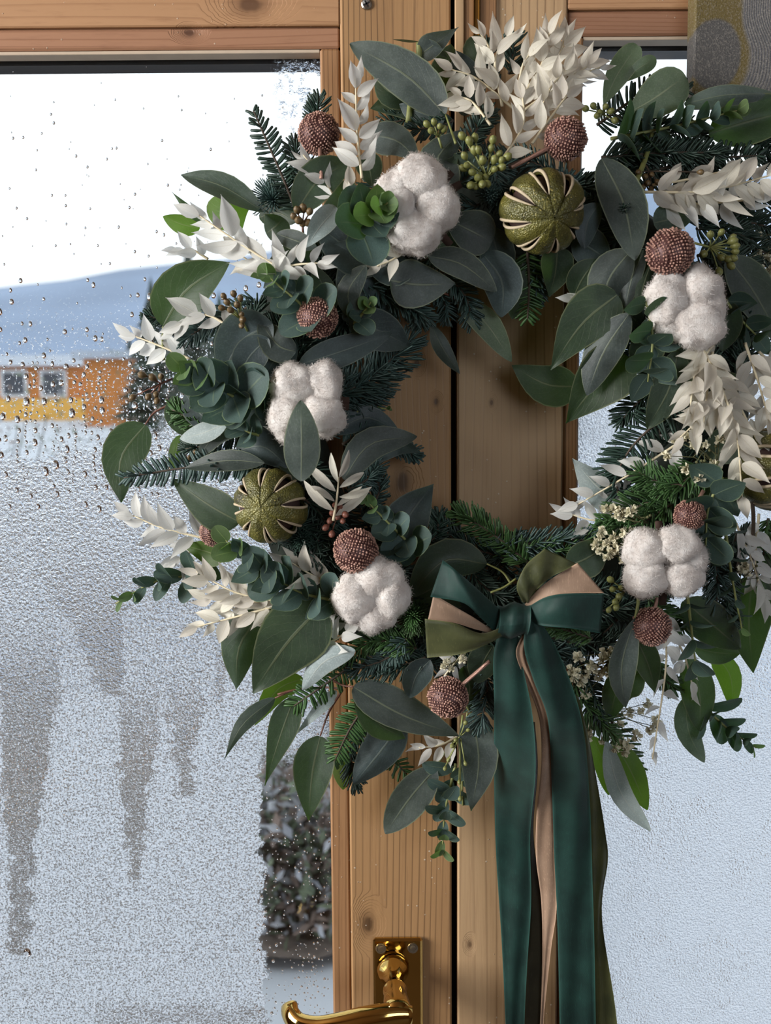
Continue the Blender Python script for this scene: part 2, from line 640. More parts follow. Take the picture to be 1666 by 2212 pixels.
WL, WD = (0.37, 0.212, 0.096), (0.195, 0.100, 0.044)
M['wood_v'] = wood_mat('pine_stile_grain', WL, WD, 'Z', [kp(795, 1996, 0.0045), kp(870, 1042, 0.0050), kp(900, 785, 0.0020), kp(942, 868, 0.0016)], 92, 0.8)
M['wood_v2'] = wood_mat('pale_pine_stile_grain', (0.44, 0.29, 0.158), (0.30, 0.175, 0.09), 'Z', [kp(1015, 2040, 0.0018), kp(1062, 870, 0.0014)], 60, 0.8)
M['wood_bead'] = wood_mat('pine_bead_grain', (0.33, 0.175, 0.080), (0.15, 0.072, 0.030), 'Z', (), 150)
M['wood_h'] = wood_mat('pine_rail_grain', (0.42, 0.235, 0.120), (0.235, 0.112, 0.055), 'X', [kp(540, 10, 0.006), kp(408, 68, 0.002)], 100)
M['wood_h2'] = wood_mat('pine_rail_bead_grain', (0.34, 0.175, 0.10), (0.19, 0.085, 0.048), 'X', [kp(408, 68, 0.0025)], 120)
M['wood_lit_edge'] = simple_mat('lit_bead_edge', (0.50, 0.40, 0.30), 0.6, var=0.1, nscale=90)  # paler wood tone stands for light falling on the bead edge
M['seal'] = simple_mat('dark_rubber_seal', (0.010, 0.011, 0.016), 0.55)
M['brass'] = simple_mat('polished_brass', (0.60, 0.41, 0.13), 0.07, 1.0, var=0.08, nscale=60)
M['brass_worn'] = simple_mat('dewy_brass', (0.66, 0.44, 0.16), 0.35, 1.0, var=0.35, nscale=500, bump=0.4)
M['steel'] = simple_mat('screw_steel', (0.36, 0.33, 0.29), 0.35, 1.0, var=0.2, nscale=300)
M['black'] = simple_mat('recess_shade', (0.004, 0.004, 0.004), 0.9)  # near-black stands in for shade in the door gap and screw slot
M['wall'] = wood_mat('dark_cabin_boards', (0.16, 0.09, 0.05), (0.08, 0.045, 0.025), 'X', (), 14, 0.0)
M['floor'] = wood_mat('floor_boards_grain', (0.09, 0.055, 0.03), (0.05, 0.03, 0.018), 'X', (), 20, 0.0)
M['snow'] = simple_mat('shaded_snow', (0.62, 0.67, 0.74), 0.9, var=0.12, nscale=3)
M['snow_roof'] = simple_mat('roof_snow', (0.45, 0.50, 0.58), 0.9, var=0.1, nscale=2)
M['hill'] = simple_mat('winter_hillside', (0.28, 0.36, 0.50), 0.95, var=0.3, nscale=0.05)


def beam_mat():
    t = NT('grey_stained_beam')
    co = t.coord()
    c0 = P(1550, 112, 0.03)
    sep = t.n('ShaderNodeSeparateXYZ')
    t.put(sep.inputs[0], co)
    dx = t.math('MULTIPLY', t.math('SUBTRACT', sep.outputs[0], c0.x), 1 / 0.0195)
    dz = t.math('MULTIPLY', t.math('SUBTRACT', sep.outputs[2], c0.z), 1 / 0.0255)
    def ell(ux, uz):
        return t.math('SQRT', t.math('ADD', t.math('MULTIPLY', ux, ux), t.math('MULTIPLY', uz, uz)))
    wob = t.math('MULTIPLY', t.math('SUBTRACT', t.noise(co, 45, 3), 0.5), 0.14)
    d = t.math('ADD', ell(dx, dz), wob)
    up = t.ss(sep.outputs[2], c0.z, c0.z + 0.03)
    dz2 = t.math('MULTIPLY', dz, t.math('SUBTRACT', 1.0, t.math('MULTIPLY', up, 0.78)))
    d2 = t.math('ADD', ell(t.math('MULTIPLY', dx, t.math('ADD', 1.0, t.math('MULTIPLY', up, 0.30))), dz2), wob)
    spk = t.noise(co, 900, 2, 0.7)
    lines = t.ss(t.math('FRACT', t.math('MULTIPLY', d2, 9.0)), 0.2, 0.9)
    ln = t.math('MULTIPLY', lines, t.ss(d2, 1.25, 1.45))
    c = t.mix(t.ss(d2, 1.18, 1.42), (0.13, 0.098, 0.034), (0.12, 0.115, 0.110))
    c = t.mix(t.ss(d, 0.92, 1.04, 1.0, 0.0), c, (0.085, 0.082, 0.080))
    c = t.mix(t.math('MULTIPLY', ln, 0.65), c, (0.030, 0.036, 0.055))
    c = t.mix(t.math('MULTIPLY', t.ss(spk, 0.46, 0.7), 0.75), c, t.mix(0.5, c, (0.34, 0.31, 0.27)))
    h = t.math('ADD', t.math('MULTIPLY', spk, 1.0), ln)
    return t.done(t.principled(c, 0.7, 0, 0.3, t.bump(h, 0.6, 0.001)))


M['beam'] = beam_mat()

GY = 0.074                 # room side of the panes


def glass_clear_mat():
    t = NT('window_glass_clear')
    tr = t.n('ShaderNodeBsdfTransparent')
    t.put(tr.inputs[0], (0.97, 0.985, 0.985, 1))
    gl = t.n('ShaderNodeBsdfGlossy')
    t.put(gl.inputs['Roughness'], 0.0)
    return t.done(t.mixs(0.04, tr.outputs[0], gl.outputs[0]))


def pane_mat(name, right=False):
    """room side of a pane: condensation and frost of varying density"""
    t = NT(name)
    co = t.coord()
    sep = t.n('ShaderNodeSeparateXYZ')
    t.put(sep.inputs[0], co)
    x, z = sep.outputs[0], sep.outputs[2]

    def X(px, py=1106):
        return P(px, py, GY).x

    def Z(py, px=400):
        return P(px, py, GY).z
    n1 = t.noise(co, 18, 2, 0.6)
    n2 = t.noise(co, 75, 3, 0.65)
    n3 = t.noise(co, 420, 2, 0.7)
    jag = t.math('ADD', t.math('MULTIPLY', t.math('SUBTRACT', n2, 0.5), 0.030), t.math('MULTIPLY', t.math('SUBTRACT', n3, 0.5), 0.012))
    if not right:
        zj = t.math('ADD', z, t.math('MULTIPLY', t.math('SUBTRACT', n1, 0.5), 0.08))
        zj = t.math('SUBTRACT', zj, t.ss(x, X(200), X(480), 0.0, 0.055))
        dots = t.math('MULTIPLY', t.ss(n3, 0.57, 0.64), t.ss(z, Z(590), Z(800)))
        f = t.ss(zj, Z(880), Z(1120), 0.0, 0.92)
        # dappled frost in the upper right corner
        corner = t.math('MULTIPLY', t.ss(x, X(560, 200), X(640, 200)), t.ss(t.math('ADD', z, jag), Z(420), Z(300)))
        corner = t.math('MULTIPLY', corner, t.ss(n2, 0.42, 0.62))
        f = t.math('MAXIMUM', f, t.math('MULTIPLY', corner, 0.75))
        # the wiped strip along the bead
        xj = t.math('ADD', x, jag)
        strip = t.math('MULTIPLY', t.ss(xj, X(555, 1900), X(578, 1900)), t.ss(z, Z(1500), Z(1720)))
        f = t.math('MULTIPLY', f, t.math('SUBTRACT', 1.0, t.math('MULTIPLY', strip, 0.93)))
        # runs of melt water
        run = None
        for (pa, pb, w0, top, bot) in ((60, 45, 62, 1300, 2060), (300, 290, 50, 1400, 1900), (395, 400, 44, 1380, 1720), (505, 470, 30, 1300, 1520), (170, 240, 90, 1150, 1500)):
            k = t.ss(z, Z(top), Z(bot))
            cx = t.math('ADD', X(pa, top), t.math('MULTIPLY', k, X(pb, bot) - X(pa, top)))
            dd = t.math('ABSOLUTE', t.math('SUBTRACT', t.math('ADD', x, jag), cx))
            hw = t.math('MULTIPLY', t.math('SUBTRACT', 1.15, t.math('MULTIPLY', k, 0.85)), w0 * 0.000365)
            r = t.ss(t.math('SUBTRACT', dd, hw), -0.0012, 0.0012, 1.0, 0.0)
            r = t.math('MULTIPLY', r, t.math('MULTIPLY', t.ss(z, Z(bot) - 0.002, Z(bot) + 0.002), t.ss(z, Z(top), Z(top + 260))))
            run = r if run is None else t.math('MAXIMUM', run, r)
        white = t.math('SUBTRACT', t.ss(z, Z(1050), Z(1650), 0.30, 0.64), t.math('MULTIPLY', run, 0.38))
        low = t.math('MULTIPLY', t.ss(t.math('ADD', z, jag), Z(2150), Z(2190)), t.ss(x, X(180, 2150), X(230, 2150)))
        white = t.math('SUBTRACT', white, t.math('MULTIPLY', low, 0.2))
        grain = 520.0
    else:
        edge = t.math('ADD', x, jag)
        f = t.ss(edge, X(1335, 1900), X(1425, 1900), 0.45, 0.97)
        f = t.math('MULTIPLY', f, t.ss(z, Z(420, 1500), Z(880, 1500), 0.04, 1.0))
        scr = t.math('FRACT', t.math('ADD', t.math('MULTIPLY', z, 9.0), t.math('ADD', t.math('MULTIPLY', x, 1.6), t.math('MULTIPLY', n1, 1.3))))
        scr = t.ss(t.math('ABSOLUTE', t.math('SUBTRACT', scr, 0.5)), 0.006, 0.014, 1.0, 0.0)
        white = t.math('SUBTRACT', t.ss(n1, 0.3, 0.7, 0.50, 0.92), t.math('MULTIPLY', scr, 0.35))
        white = t.math('SUBTRACT', white, t.math('MULTIPLY', t.ss(n2, 0.5, 0.75), 0.25))
        grain = 620.0
    spk = t.noise(co, grain * 1.2, 1.5, 0.6)
    th = t.math('SUBTRACT', 0.72, t.math('MULTIPLY', white, 0.42))
    white = t.math('ADD', t.math('MULTIPLY', t.ss(t.math('SUBTRACT', spk, th), -0.07, 0.09), 0.85), t.math('MULTIPLY', white, 0.15))
    h = t.noise(co, grain, 1.0, 0.55)
    nm = t.bump(h, 1.0, 0.0040)
    rf = t.n('ShaderNodeBsdfRefraction')
    t.put(rf.inputs['Color'], (0.96, 0.98, 1.0, 1))
    t.put(rf.inputs['Roughness'], 0.10)
    t.put(rf.inputs['IOR'], 1.45)
    t.put(rf.inputs['Normal'], nm)
    tl = t.n('ShaderNodeBsdfTranslucent')
    t.put(tl.inputs[0], (0.86, 0.90, 0.96, 1))
    t.put(tl.inputs['Normal'], nm)
    gl = t.n('ShaderNodeBsdfGlossy')
    t.put(gl.inputs['Roughness'], 0.25)
    t.put(gl.inputs['Normal'], nm)
    frost = t.mixs(white, rf.outputs[0], tl.outputs[0])
    frost = t.mixs(0.05, frost, gl.outputs[0])
    tr = t.n('ShaderNodeBsdfTransparent')
    t.put(tr.inputs[0], (0.97, 0.985, 0.985, 1))
    g2 = t.n('ShaderNodeBsdfGlossy')
    t.put(g2.inputs['Roughness'], 0.0)
    fr = t.n('ShaderNodeFresnel')
    t.put(fr.inputs[0], 1.45)
    clear = t.mixs(fr.outputs[0], tr.outputs[0], g2.outputs[0])
    # the film itself is speckled, denser film has fewer gaps
    gate = t.ss(t.math('ADD', t.math('MULTIPLY', n3, 0.55), t.math('MULTIPLY', f, 0.9)), 0.45, 0.75)
    gate = t.math('MULTIPLY', gate, t.ss(f, 0.0, 0.2))
    if not right:
        gate = t.math('MAXIMUM', gate, t.math('MULTIPLY', dots, t.math('SUBTRACT', 1.0, strip)))
    return t.done(t.mixs(gate, clear, frost))


M['glass'] = glass_clear_mat()
M['pane_l'] = pane_mat('condensation_pane')
M['pane_r'] = pane_mat('frosted_pane', True)


def water_mat():
    t = NT('water_drop')
    g = t.n('ShaderNodeBsdfGlass')
    t.put(g.inputs['IOR'], 1.33)
    t.put(g.inputs['Roughness'], 0.0)
    return t.done(g.outputs[0])


M['water'] = water_mat()

# ================================================================== THE SETTING
# ---- outside
mb = MB()
NX, NYY = 24, 30
vv, ff = [], []
for j in range(NYY + 1):
    yy = 0.14 + 110 * (j / NYY) ** 2.4
    for i in range(NX + 1):
        xx = (i / NX - 0.5) * (8 + yy * 2.2)
        zz = -0.02 + 0.05 * mnoise.noise(V((xx * 0.6, yy * 0.6, 0))) * min(1, yy / 3) + yy * 0.022
        vv.append(V((xx, yy, zz)))
for j in range(NYY):
    for i in range(NX):
        a = j * (NX + 1) + i
        ff.append((a, a + 1, a + NX + 2, a + NX + 1))
mb.add(vv, ff)
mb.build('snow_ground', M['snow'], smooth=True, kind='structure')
mb = MB()
vv, ff = [], []
for j in range(13):
    for i in range(41):
        xx = (i / 40 - 0.5) * 420
        hh = 35.5 + 0.15 * xx + 2.5 * mnoise.noise(V((xx * 0.012, 3.1, 0))) + 2 * mnoise.noise(V((xx * 0.05, 1.1, 0)))
        t_ = j / 12
        vv.append(V((xx, 130 + 110 * t_, 2.0 + hh * math.sin(t_ * math.pi / 2))))
for j in range(12):
    for i in range(40):
        a = j * 41 + i
        ff.append((a, a + 1, a + 42, a + 41))
mb.add(vv, ff)
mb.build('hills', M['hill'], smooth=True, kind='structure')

M['orange'] = simple_mat('orange_boards', (0.60, 0.22, 0.05), 0.7, var=0.15, nscale=4)
M['sunlit'] = simple_mat('sunlit_boards', (0.85, 0.48, 0.10), 0.7, var=0.12, nscale=4)  # sunlight on the orange wall, put into a brighter colour
M['trim_white'] = simple_mat('white_house_trim', (0.75, 0.76, 0.78), 0.6)
M['house_pane'] = simple_mat('dark_house_pane', (0.05, 0.06, 0.08), 0.15)


def box_part(name, a, b, mat, parent, **kw):
    m = MB()
    m.box(a, b)
    return m.build(name, mat, parent, **kw)


HY = 38.0
ha, hb = P(-330, 905, HY), P(165, 905, HY)
htop = P(0, 792, HY).z
house = empty('house', (ha.x, HY, ha.z), label='orange timber house with snowy roof seen far off through the wet pane', category='house')
box_part('wall', (ha.x, HY, ha.z - 1.2), (hb.x, HY + 6, htop), M['orange'], house)
mlow = P(0, 862, HY).z
box_part('sunlit_band', (ha.x, HY - 0.12, ha.z - 0.2), (hb.x + 1.6, HY + 3, mlow), M['sunlit'], house)  # painted sunlit band along the lower wall
m = MB()
m.add([(ha.x - .4, HY - .5, htop), (hb.x + .4, HY - .5, htop), (hb.x + .4, HY + 6.5, htop), (ha.x - .4, HY + 6.5, htop), (ha.x - .4, HY + 3, htop + .55), (hb.x + .4, HY + 3, htop + .55)],
      [(0, 1, 5, 4), (2, 3, 4, 5), (0, 4, 3), (1, 2, 5), (0, 3, 2, 1)])
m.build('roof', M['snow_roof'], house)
for wx in (-240, -120, 10, 95):
    a_, b_ = P(wx, 852, HY), P(wx + 42, 806, HY)
    wo = box_part('window', (a_.x - .12, HY - .06, a_.z - .12), (b_.x + .12, HY + .02, b_.z + .12), M['trim_white'], house)
    box_part('pane', (a_.x, HY - .09, a_.z), (b_.x, HY - .05, b_.z), M['house_pane'], wo)
g1, g2_ = P(60, 902, 30.0), P(285, 902, 30.0)
gt = P(100, 770, 30.0).z
shed = empty('shed', (g1.x, 30, g1.z), label='small orange shed beside the house behind the drops', category='shed')
box_part('wall', (P(185, 900, 33).x, 33, g1.z - 1), (P(275, 900, 33).x, 36, P(200, 775, 33).z), M['orange'], shed)
box_part('roof', (P(180, 900, 33).x - .2, 32.6, P(200, 775, 33).z), (P(280, 900, 33).x + .2, 36.4, P(200, 775, 33).z + .25), M['snow_roof'], shed)

M['conifer'] = simple_mat('conifer_foliage', (0.022, 0.040, 0.028), 0.8, var=0.6, nscale=3)
M['shrub_green'] = simple_mat('shrub_green_leaf', (0.20, 0.25, 0.17), 0.7, var=0.6, nscale=9)
M['shrub_brown'] = simple_mat('shrub_brown_leaf', (0.32, 0.25, 0.22), 0.8, var=0.6, nscale=9)
M['shrub_snow'] = simple_mat('shrub_snow_dust', (0.55, 0.58, 0.64), 0.9)


def conifer(px, Y, h, label):
    b = P(px, 905, Y)
    b.z = -0.02 + Y * 0.022
    root = empty('conifer', b, label=label, category='tree', group='conifers beyond the garden')
    m = MB()
    m.tube([b + V((0, 0, -.2)), b + V((0, 0, h))], [0.12, 0.02], 6)
    m.build('trunk', M['stem_brown'], root)
    m = MB()
    rng = random.Random(px)
    for k in range(14):
        z0 = h * (0.08 + 0.9 * k / 14)
        rr = h * 0.30 * (1 - k / 14.5)
        v_, f_ = [V((b.x, b.y, b.z + z0 + h * 0.13))], []
        n_ = 12
        for j in range(n_):
            g = 2 * math.pi * (j + rng.random() * .5) / n_
            r2 = rr * rng.uniform(.65, 1.1)
            v_.append(V((b.x + math.cos(g) * r2, b.y + math.sin(g) * r2, b.z + z0 - rng.random() * h * .03)))
        for j in range(n_):
            f_.append((0, 1 + j, 1 + (j + 1) % n_))
        m.add(v_, f_)
    m.build('boughs', M['conifer'], root, kind='stuff')


conifer(335, 26.0, 3.9, 'darkest conifer right of the orange shed, nearest the wreath')
conifer(415, 31.0, 5.4, 'taller conifer behind the darkest one, close to the wreath')
conifer(480, 24.0, 3.4, 'conifer half hidden behind the wreath')
conifer(285, 48.0, 3.4, 'small conifer right behind the orange shed')


def shrub(px, py, Y, wid, h, mix, label, n=900, seed=1):
    b = P(px, py, Y)
    b.z = -0.03 + Y * 0.022
    root = empty('shrub', b, label=label, category='shrub', group='shrubs in the garden bed')
    rng = random.Random(seed)
    m = MB()
    tips = []
    for k in range(16):
        g = rng.uniform(0, 6.283)
        e = b + V((math.cos(g) * wid * rng.uniform(.2, .5), math.sin(g) * wid * rng.uniform(.1, .35), h * rng.uniform(.5, 1)))
        mid = (b + e) / 2 + V((rng.uniform(-.05, .05), rng.uniform(-.05, .05), .05))
        m.tube([b + V((rng.uniform(-.1, .1), rng.uniform(-.05, .05), -.03)), mid, e], [.012, .008, .004], 5)
        tips += [mid, e]
    m.build('stems', M['stem_brown'], root)
    m = MB()
    for k in range(n):
        c = rng.choice(tips) + V((max(-.3, min(.3, rng.gauss(0, .12))) * wid, max(-.25, min(.25, rng.gauss(0, .1))) * wid, rng.gauss(0, h * .2)))
        c.z = max(c.z, b.z + 0.01)
        q = Matrix.Rotation(rng.uniform(0, 6.28), 3, V((rng.random() - .5, rng.random() - .5, rng.random() - .5)).normalized())
        s_ = rng.uniform(.012, .032)
        m.add([c + q @ V(p) * s_ for p in ((-1, 0, 0), (0, -.45, .1), (1, 0, 0), (0, .45, .1))], [(0, 1, 2, 3)], rng.choices([0, 1, 2], mix)[0])
    m.build('foliage', [M['shrub_green'], M['shrub_brown'], M['shrub_snow']], root, kind='stuff')


shrub(648, 2080, 1.95, 0.42, 0.45, (4, 4, 3), 'low brown leafed shrub beside the left door, seen in the clear strip', 2600, 3)
shrub(655, 1750, 3.1, 0.55, 0.95, (5, 3, 4), 'green and snow dusted shrub behind the low brown one', 2600, 4)
shrub(250, 1900, 2.6, 0.5, 0.65, (4, 4, 1.5), 'broad shrub in the middle of the left pane', 1500, 5)
shrub(-260, 1900, 2.5, 0.5, 0.7, (3, 4, 1.5), 'shrub at the left border of the left pane', 1300, 6)
shrub(120, 1500, 4.6, 0.9, 0.75, (4, 4, 2), 'low shrub behind the broad one', 1400, 9)
shrub(-330, 1500, 4.4, 0.8, 0.8, (4, 4, 2), 'shrub behind the one at the left border', 1200, 10)
shrub(0, 1180, 7.0, 1.2, 1.35, (6, 2, 1.5), 'green shrub further back below the house', 1200, 7)
shrub(400, 1150, 8.5, 1.6, 1.5, (4, 3, 1.5), 'wide bare shrub behind the left tips of the wreath', 1500, 8)
M['litter'] = simple_mat('leaf_litter', (0.20, 0.165, 0.145), 0.95, var=0.6, nscale=25)
mb = MB()
vv, ff = [], []
for j in range(13):
    for i in range(21):
        yb_ = 1.82 + 9.0 * (j / 12) ** 1.7
        xx, yy = (-3.4 - .35 * yb_) + (3.7 + .45 * yb_) * i / 20, yb_ + .30 * mnoise.noise(V((i * .9, j * .3, 3)))
        vv.append(V((xx, yy, -0.02 + yy * .022 + .045 + .05 * mnoise.noise(V((xx * 5, yy * 5, 0))))))
for j in range(12):
    for i in range(20):
        k = j * 21 + i
        ff.append((k, k + 1, k + 22, k + 21))
mb.add(vv, ff)
mb.build('garden_bed', M['litter'], smooth=True, kind='structure')
m = MB()
m.tube([P(560, 1800, 3.0) , P(650, 1870, 2.6), P(745, 1935, 2.3)], [.012, .014, .010], 8)
m.build('fallen_branch', M['trim_white'], smooth=True, label='pale bare branch leaning across the shrub behind the clear strip', category='branch')

# ---- the room
XL, XR, YB, ZC = -2.0, 2.3, -3.0, 2.55


def struct(name, a, b, mat, **kw):
    m = MB()
    m.box(a, b)
    return m.build(name, mat, kind='structure', **kw)


struct('floor', (XL - .1, YB - .1, -0.1), (XR + .1, 0.12, 0.0), M['floor'])
struct('ceiling', (XL - .1, YB - .1, ZC), (XR + .1, 0.12, ZC + .1), M['wall'])
DL, DR, DT = -0.83, 0.945, 1.96     # outer edges of the pair of doors
wf = MB()
for a, b in (((XL, DY, 0), (DL - .07, 0.12, ZC)), ((DR + .07, DY, 0), (XR, 0.12, ZC)), ((DL - .07, DY, DT + .06), (DR + .07, 0.12, ZC))):
    wf.box(a, b)
wf.build('wall_front', M['wall'], kind='structure')
fr = MB()
for a, b in (((DL - .07, DY - .012, 0), (DL - .002, 0.12, DT + .06)), ((DR + .002, DY - .012, 0), (DR + .07, 0.12, DT + .06)), ((DL - .002, DY - .012, DT + .002), (DR + .002, 0.12, DT + .06))):
    fr.box(a, b, .003)
fr.build('trim_1', M['wood_v'], kind='structure')
LW = ((-1.55, -0.40), (1.15, 2.42))
wl = MB()
for a, b in (((XL - .1, YB, 0), (XL, 0.12, LW[1][0])), ((XL - .1, YB, LW[1][1]), (XL, 0.12, ZC)),
             ((XL - .1, YB, LW[1][0]), (XL, LW[0][0], LW[1][1])), ((XL - .1, LW[0][1], LW[1][0]), (XL, 0.12, LW[1][1]))):
    wl.box(a, b)
wl.build('wall_left', M['wall'], kind='structure')
struct('wall_right', (XR, YB, 0), (XR + .1, 0.12, ZC), M['wall'])
BW = ((0.55, 2.15), (1.2, 2.4))  # unseen opening, added to go with the back fill lamp
wb = MB()
for a, b in (((XL, YB - .1, 0), (XR, YB, BW[1][0])), ((XL, YB - .1, BW[1][1]), (XR, YB, ZC)),
             ((XL, YB - .1, BW[1][0]), (BW[0][0], YB, BW[1][1])), ((BW[0][1], YB - .1, BW[1][0]), (XR, YB, BW[1][1]))):
    wb.box(a, b)
wb.build('wall_back', M['wall'], kind='structure')
for nm_, pts in (('window_1', [((XL - .06, LW[0][0], LW[1][0]), (XL - .02, LW[0][1], LW[1][0] + .05)), ((XL - .06, LW[0][0], LW[1][1] - .05), (XL - .02, LW[0][1], LW[1][1])),
                               ((XL - .06, LW[0][0], LW[1][0]), (XL - .02, LW[0][0] + .05, LW[1][1])), ((XL - .06, LW[0][1] - .05, LW[1][0]), (XL - .02, LW[0][1], LW[1][1]))]),
                 ('window_2', [((BW[0][0], YB - .06, BW[1][0]), (BW[0][1], YB - .02, BW[1][0] + .05)), ((BW[0][0], YB - .06, BW[1][1] - .05), (BW[0][1], YB - .02, BW[1][1])),
                               ((BW[0][0], YB - .06, BW[1][0]), (BW[0][0] + .05, YB - .02, BW[1][1])), ((BW[0][1] - .05, YB - .06, BW[1][0]), (BW[0][1], YB - .02, BW[1][1]))])):
    m = MB()
    for a, b in pts:
        m.box(a, b)
    m.build(nm_, M['wood_v'], kind='structure')

# ---- the pair of doors
gapx = P(981, 1106, DY).x
GL = P(696, 500, DY).x              # right edge of the left pane
GLs = P(740, 500, DY).x             # bead / stile line of the left door
GR = P(1252, 930, DY).x             # left edge of the right pane
GRs = P(1217, 930, DY).x
GTL = P(400, 104, DY).z             # top of the left pane
GTLr = P(400, 56, DY).z             # rail / bead line
GTR = P(1380, 74, DY).z
GTRr = P(1380, 18, DY).z
GB = 0.28
DB = DY + 0.045

door1 = empty('door_1', (DL, DY, 0), kind='structure')
door2 = empty('door_2', (gapx + .004, DY, 0), kind='structure')


def part_box(name, a, b, mat, parent, bev=0.0012, **kw):
    m = MB()
    m.box(a, b, bev)
    return m.build(name, mat, parent, **kw)


LX0 = DL + 0.115
part_box('stile', (GLs, DY, 0.01), (gapx - .0022, DB, DT), M['wood_v'], door1, .0015)
part_box('stile', (DL, DY, 0.01), (LX0 - .015, DB, DT), M['wood_v'], door1, .0015)
part_box('rail', (LX0 - .0148, DY + .0005, GTLr), (GLs - .0002, DB, DT), M['wood_h'], door1, .001)
part_box('rail', (LX0 - .0148, DY + .0005, 0.01), (GLs - .0002, DB, GB - .015), M['wood_h'], door1, .001)
part_box('glazing_bead', (GL, DY + .003, GB), (GLs - .0004, GY, GTL), M['wood_bead'], door1, .0015)
part_box('glazing_bead', (LX0 - .0146, DY + .003, GB), (LX0, GY, GTL), M['wood_bead'], door1, .0015)
part_box('glazing_bead', (LX0 - .0146, DY + .003, GTL + .0002), (GLs - .0004, GY, GTLr - .0004), M['wood_h2'], door1, .0015)
part_box('glazing_bead', (LX0 - .0146, DY + .003, GB - .0148), (GLs - .0004, GY, GB - .0002), M['wood_h2'], door1, .0015)
RX1 = DR - 0.115
part_box('gap_shade_strip', (gapx - .0020, DY + .016, 0.01), (gapx + .0024, DB, DT), M['black'], door1, 0)  # dark strip added so the gap between the doors reads as shade
part_box('stile', (gapx + .0026, DY, 0.01), (GRs, DB, DT), M['wood_v2'], door2, .0015)
part_box('stile', (RX1 + .015, DY, 0.01), (DR, DB, DT), M['wood_v2'], door2, .0015)
part_box('rail', (GRs + .0002, DY + .0005, GTRr), (RX1 + .0148, DB, DT), M['wood_h'], door2, .001)
part_box('rail', (GRs + .0002, DY + .0005, 0.01), (RX1 + .0148, DB, GB - .015), M['wood_h'], door2, .001)
part_box('glazing_bead', (GRs + .0004, DY + .003, GB), (GR, GY, GTR), M['wood_bead'], door2, .0015)
part_box('glazing_bead', (RX1, DY + .003, GB), (RX1 + .0146, GY, GTR), M['wood_bead'], door2, .0015)
part_box('glazing_bead', (GRs + .0004, DY + .003, GTR + .0002), (RX1 + .0146, GY, GTRr - .0004), M['wood_h2'], door2, .0015)
part_box('glazing_bead', (GRs + .0004, DY + .003, GB - .0148), (RX1 + .0146, GY, GB - .0002), M['wood_h2'], door2, .0015)
# outer glazing frame (dark, seen through the pane as a line under the bead)
for (d_, x0, x1, zt) in ((door1, LX0 - .0146, GLs - .0004, GTL), (door2, GRs + .0004, RX1 + .0146, GTR)):
    m = MB()
    zz0 = zt - .0015
    m.box((x0, GY + .0045, zz0 - .0030), (x1, DB - .001, zt + .018))
    m.box((x0, GY + .0045, GB - .0148), (x1, DB - .001, GB + .004))
    m.box((x0, GY + .0045, GB + .0045), (x0 + .0155, DB - .001, zz0 - .0035))
    m.box((x1 - .0155, GY + .0045, GB + .0045), (x1, DB - .001, zz0 - .0035))
    m.build('rubber_seal', M['seal'], d_)
    # light on the bead's edge, painted as a pale strip
for (d_, x0, x1, zt) in ((door1, LX0, GL, GTL), (door2, GR, RX1, GTR)):
    part_box('bead_edge', (x0 + .0002, DY + .0045, zt - .0026), (x1 - .0002, GY - .0002, zt - .0001), M['wood_lit_edge'], d_, .0004)


def pane(name, d_, x0, x1, z0, z1, mat):
    m = MB()
    m.box((x0, GY, z0), (x1, GY + .004, z1))
    m.m = [0] * 6
    # the face towards the room carries the condensation
    for i, q in enumerate(m.f):
        if all(abs(m.v[k].y - GY) < 1e-6 for k in q):
            m.m[i] = 1
    return m.build(name, [M['glass'], mat], d_)


pane1 = pane('glass_pane', door1, LX0 - .0144, GLs - .001, GB - .014, GTLr - .001, M['pane_l'])
pane1['label'] = 'wet left pane with drops and melt runs'
pane2 = pane('glass_pane', door2, GRs + .001, RX1 + .0144, GB - .014, GTRr - .001, M['pane_r'])
pane2['label'] = 'right pane covered in pale frost'

# drops hanging on the left pane
m = MB()
rng = random.Random(11)


PLACED = []


def drop(m, px, py, r, seg=10):
    for (qx, qy, qr) in PLACED:
        if abs(px - qx) < (r + qr) * 1.15 and abs(py - qy) < (r + qr) * 1.45:
            return
    PLACED.append((px, py, r))
    c = P(px, py, GY)
    r *= 0.00036
    el = rng.uniform(1.0, 1.35)
    v_, f_ = [], []
    for i in range(5):
        a = (i / 4) * math.pi / 2
        rr, hh = r * math.cos(a), r * 0.55 * math.sin(a)
        for k in range(seg):
            g = 2 * math.pi * k / seg
            sag = 1 + 0.18 * math.sin(g) * -1
            v_.append(V((c.x + rr * math.cos(g) * (1.0 if math.sin(g) < 0 else .85), GY - 0.00002 - hh, c.z + rr * el * math.sin(g))))
    for i in range(4):
        for k in range(seg):
            k2 = (k + 1) % seg
            f_.append((i * seg + k, i * seg + k2, (i + 1) * seg + k2, (i + 1) * seg + k))
    f_.append(tuple(range(seg - 1, -1, -1)))
    m.add(v_, f_)


def on_left(px, py):
    return -140 < px < 688 and py > 130


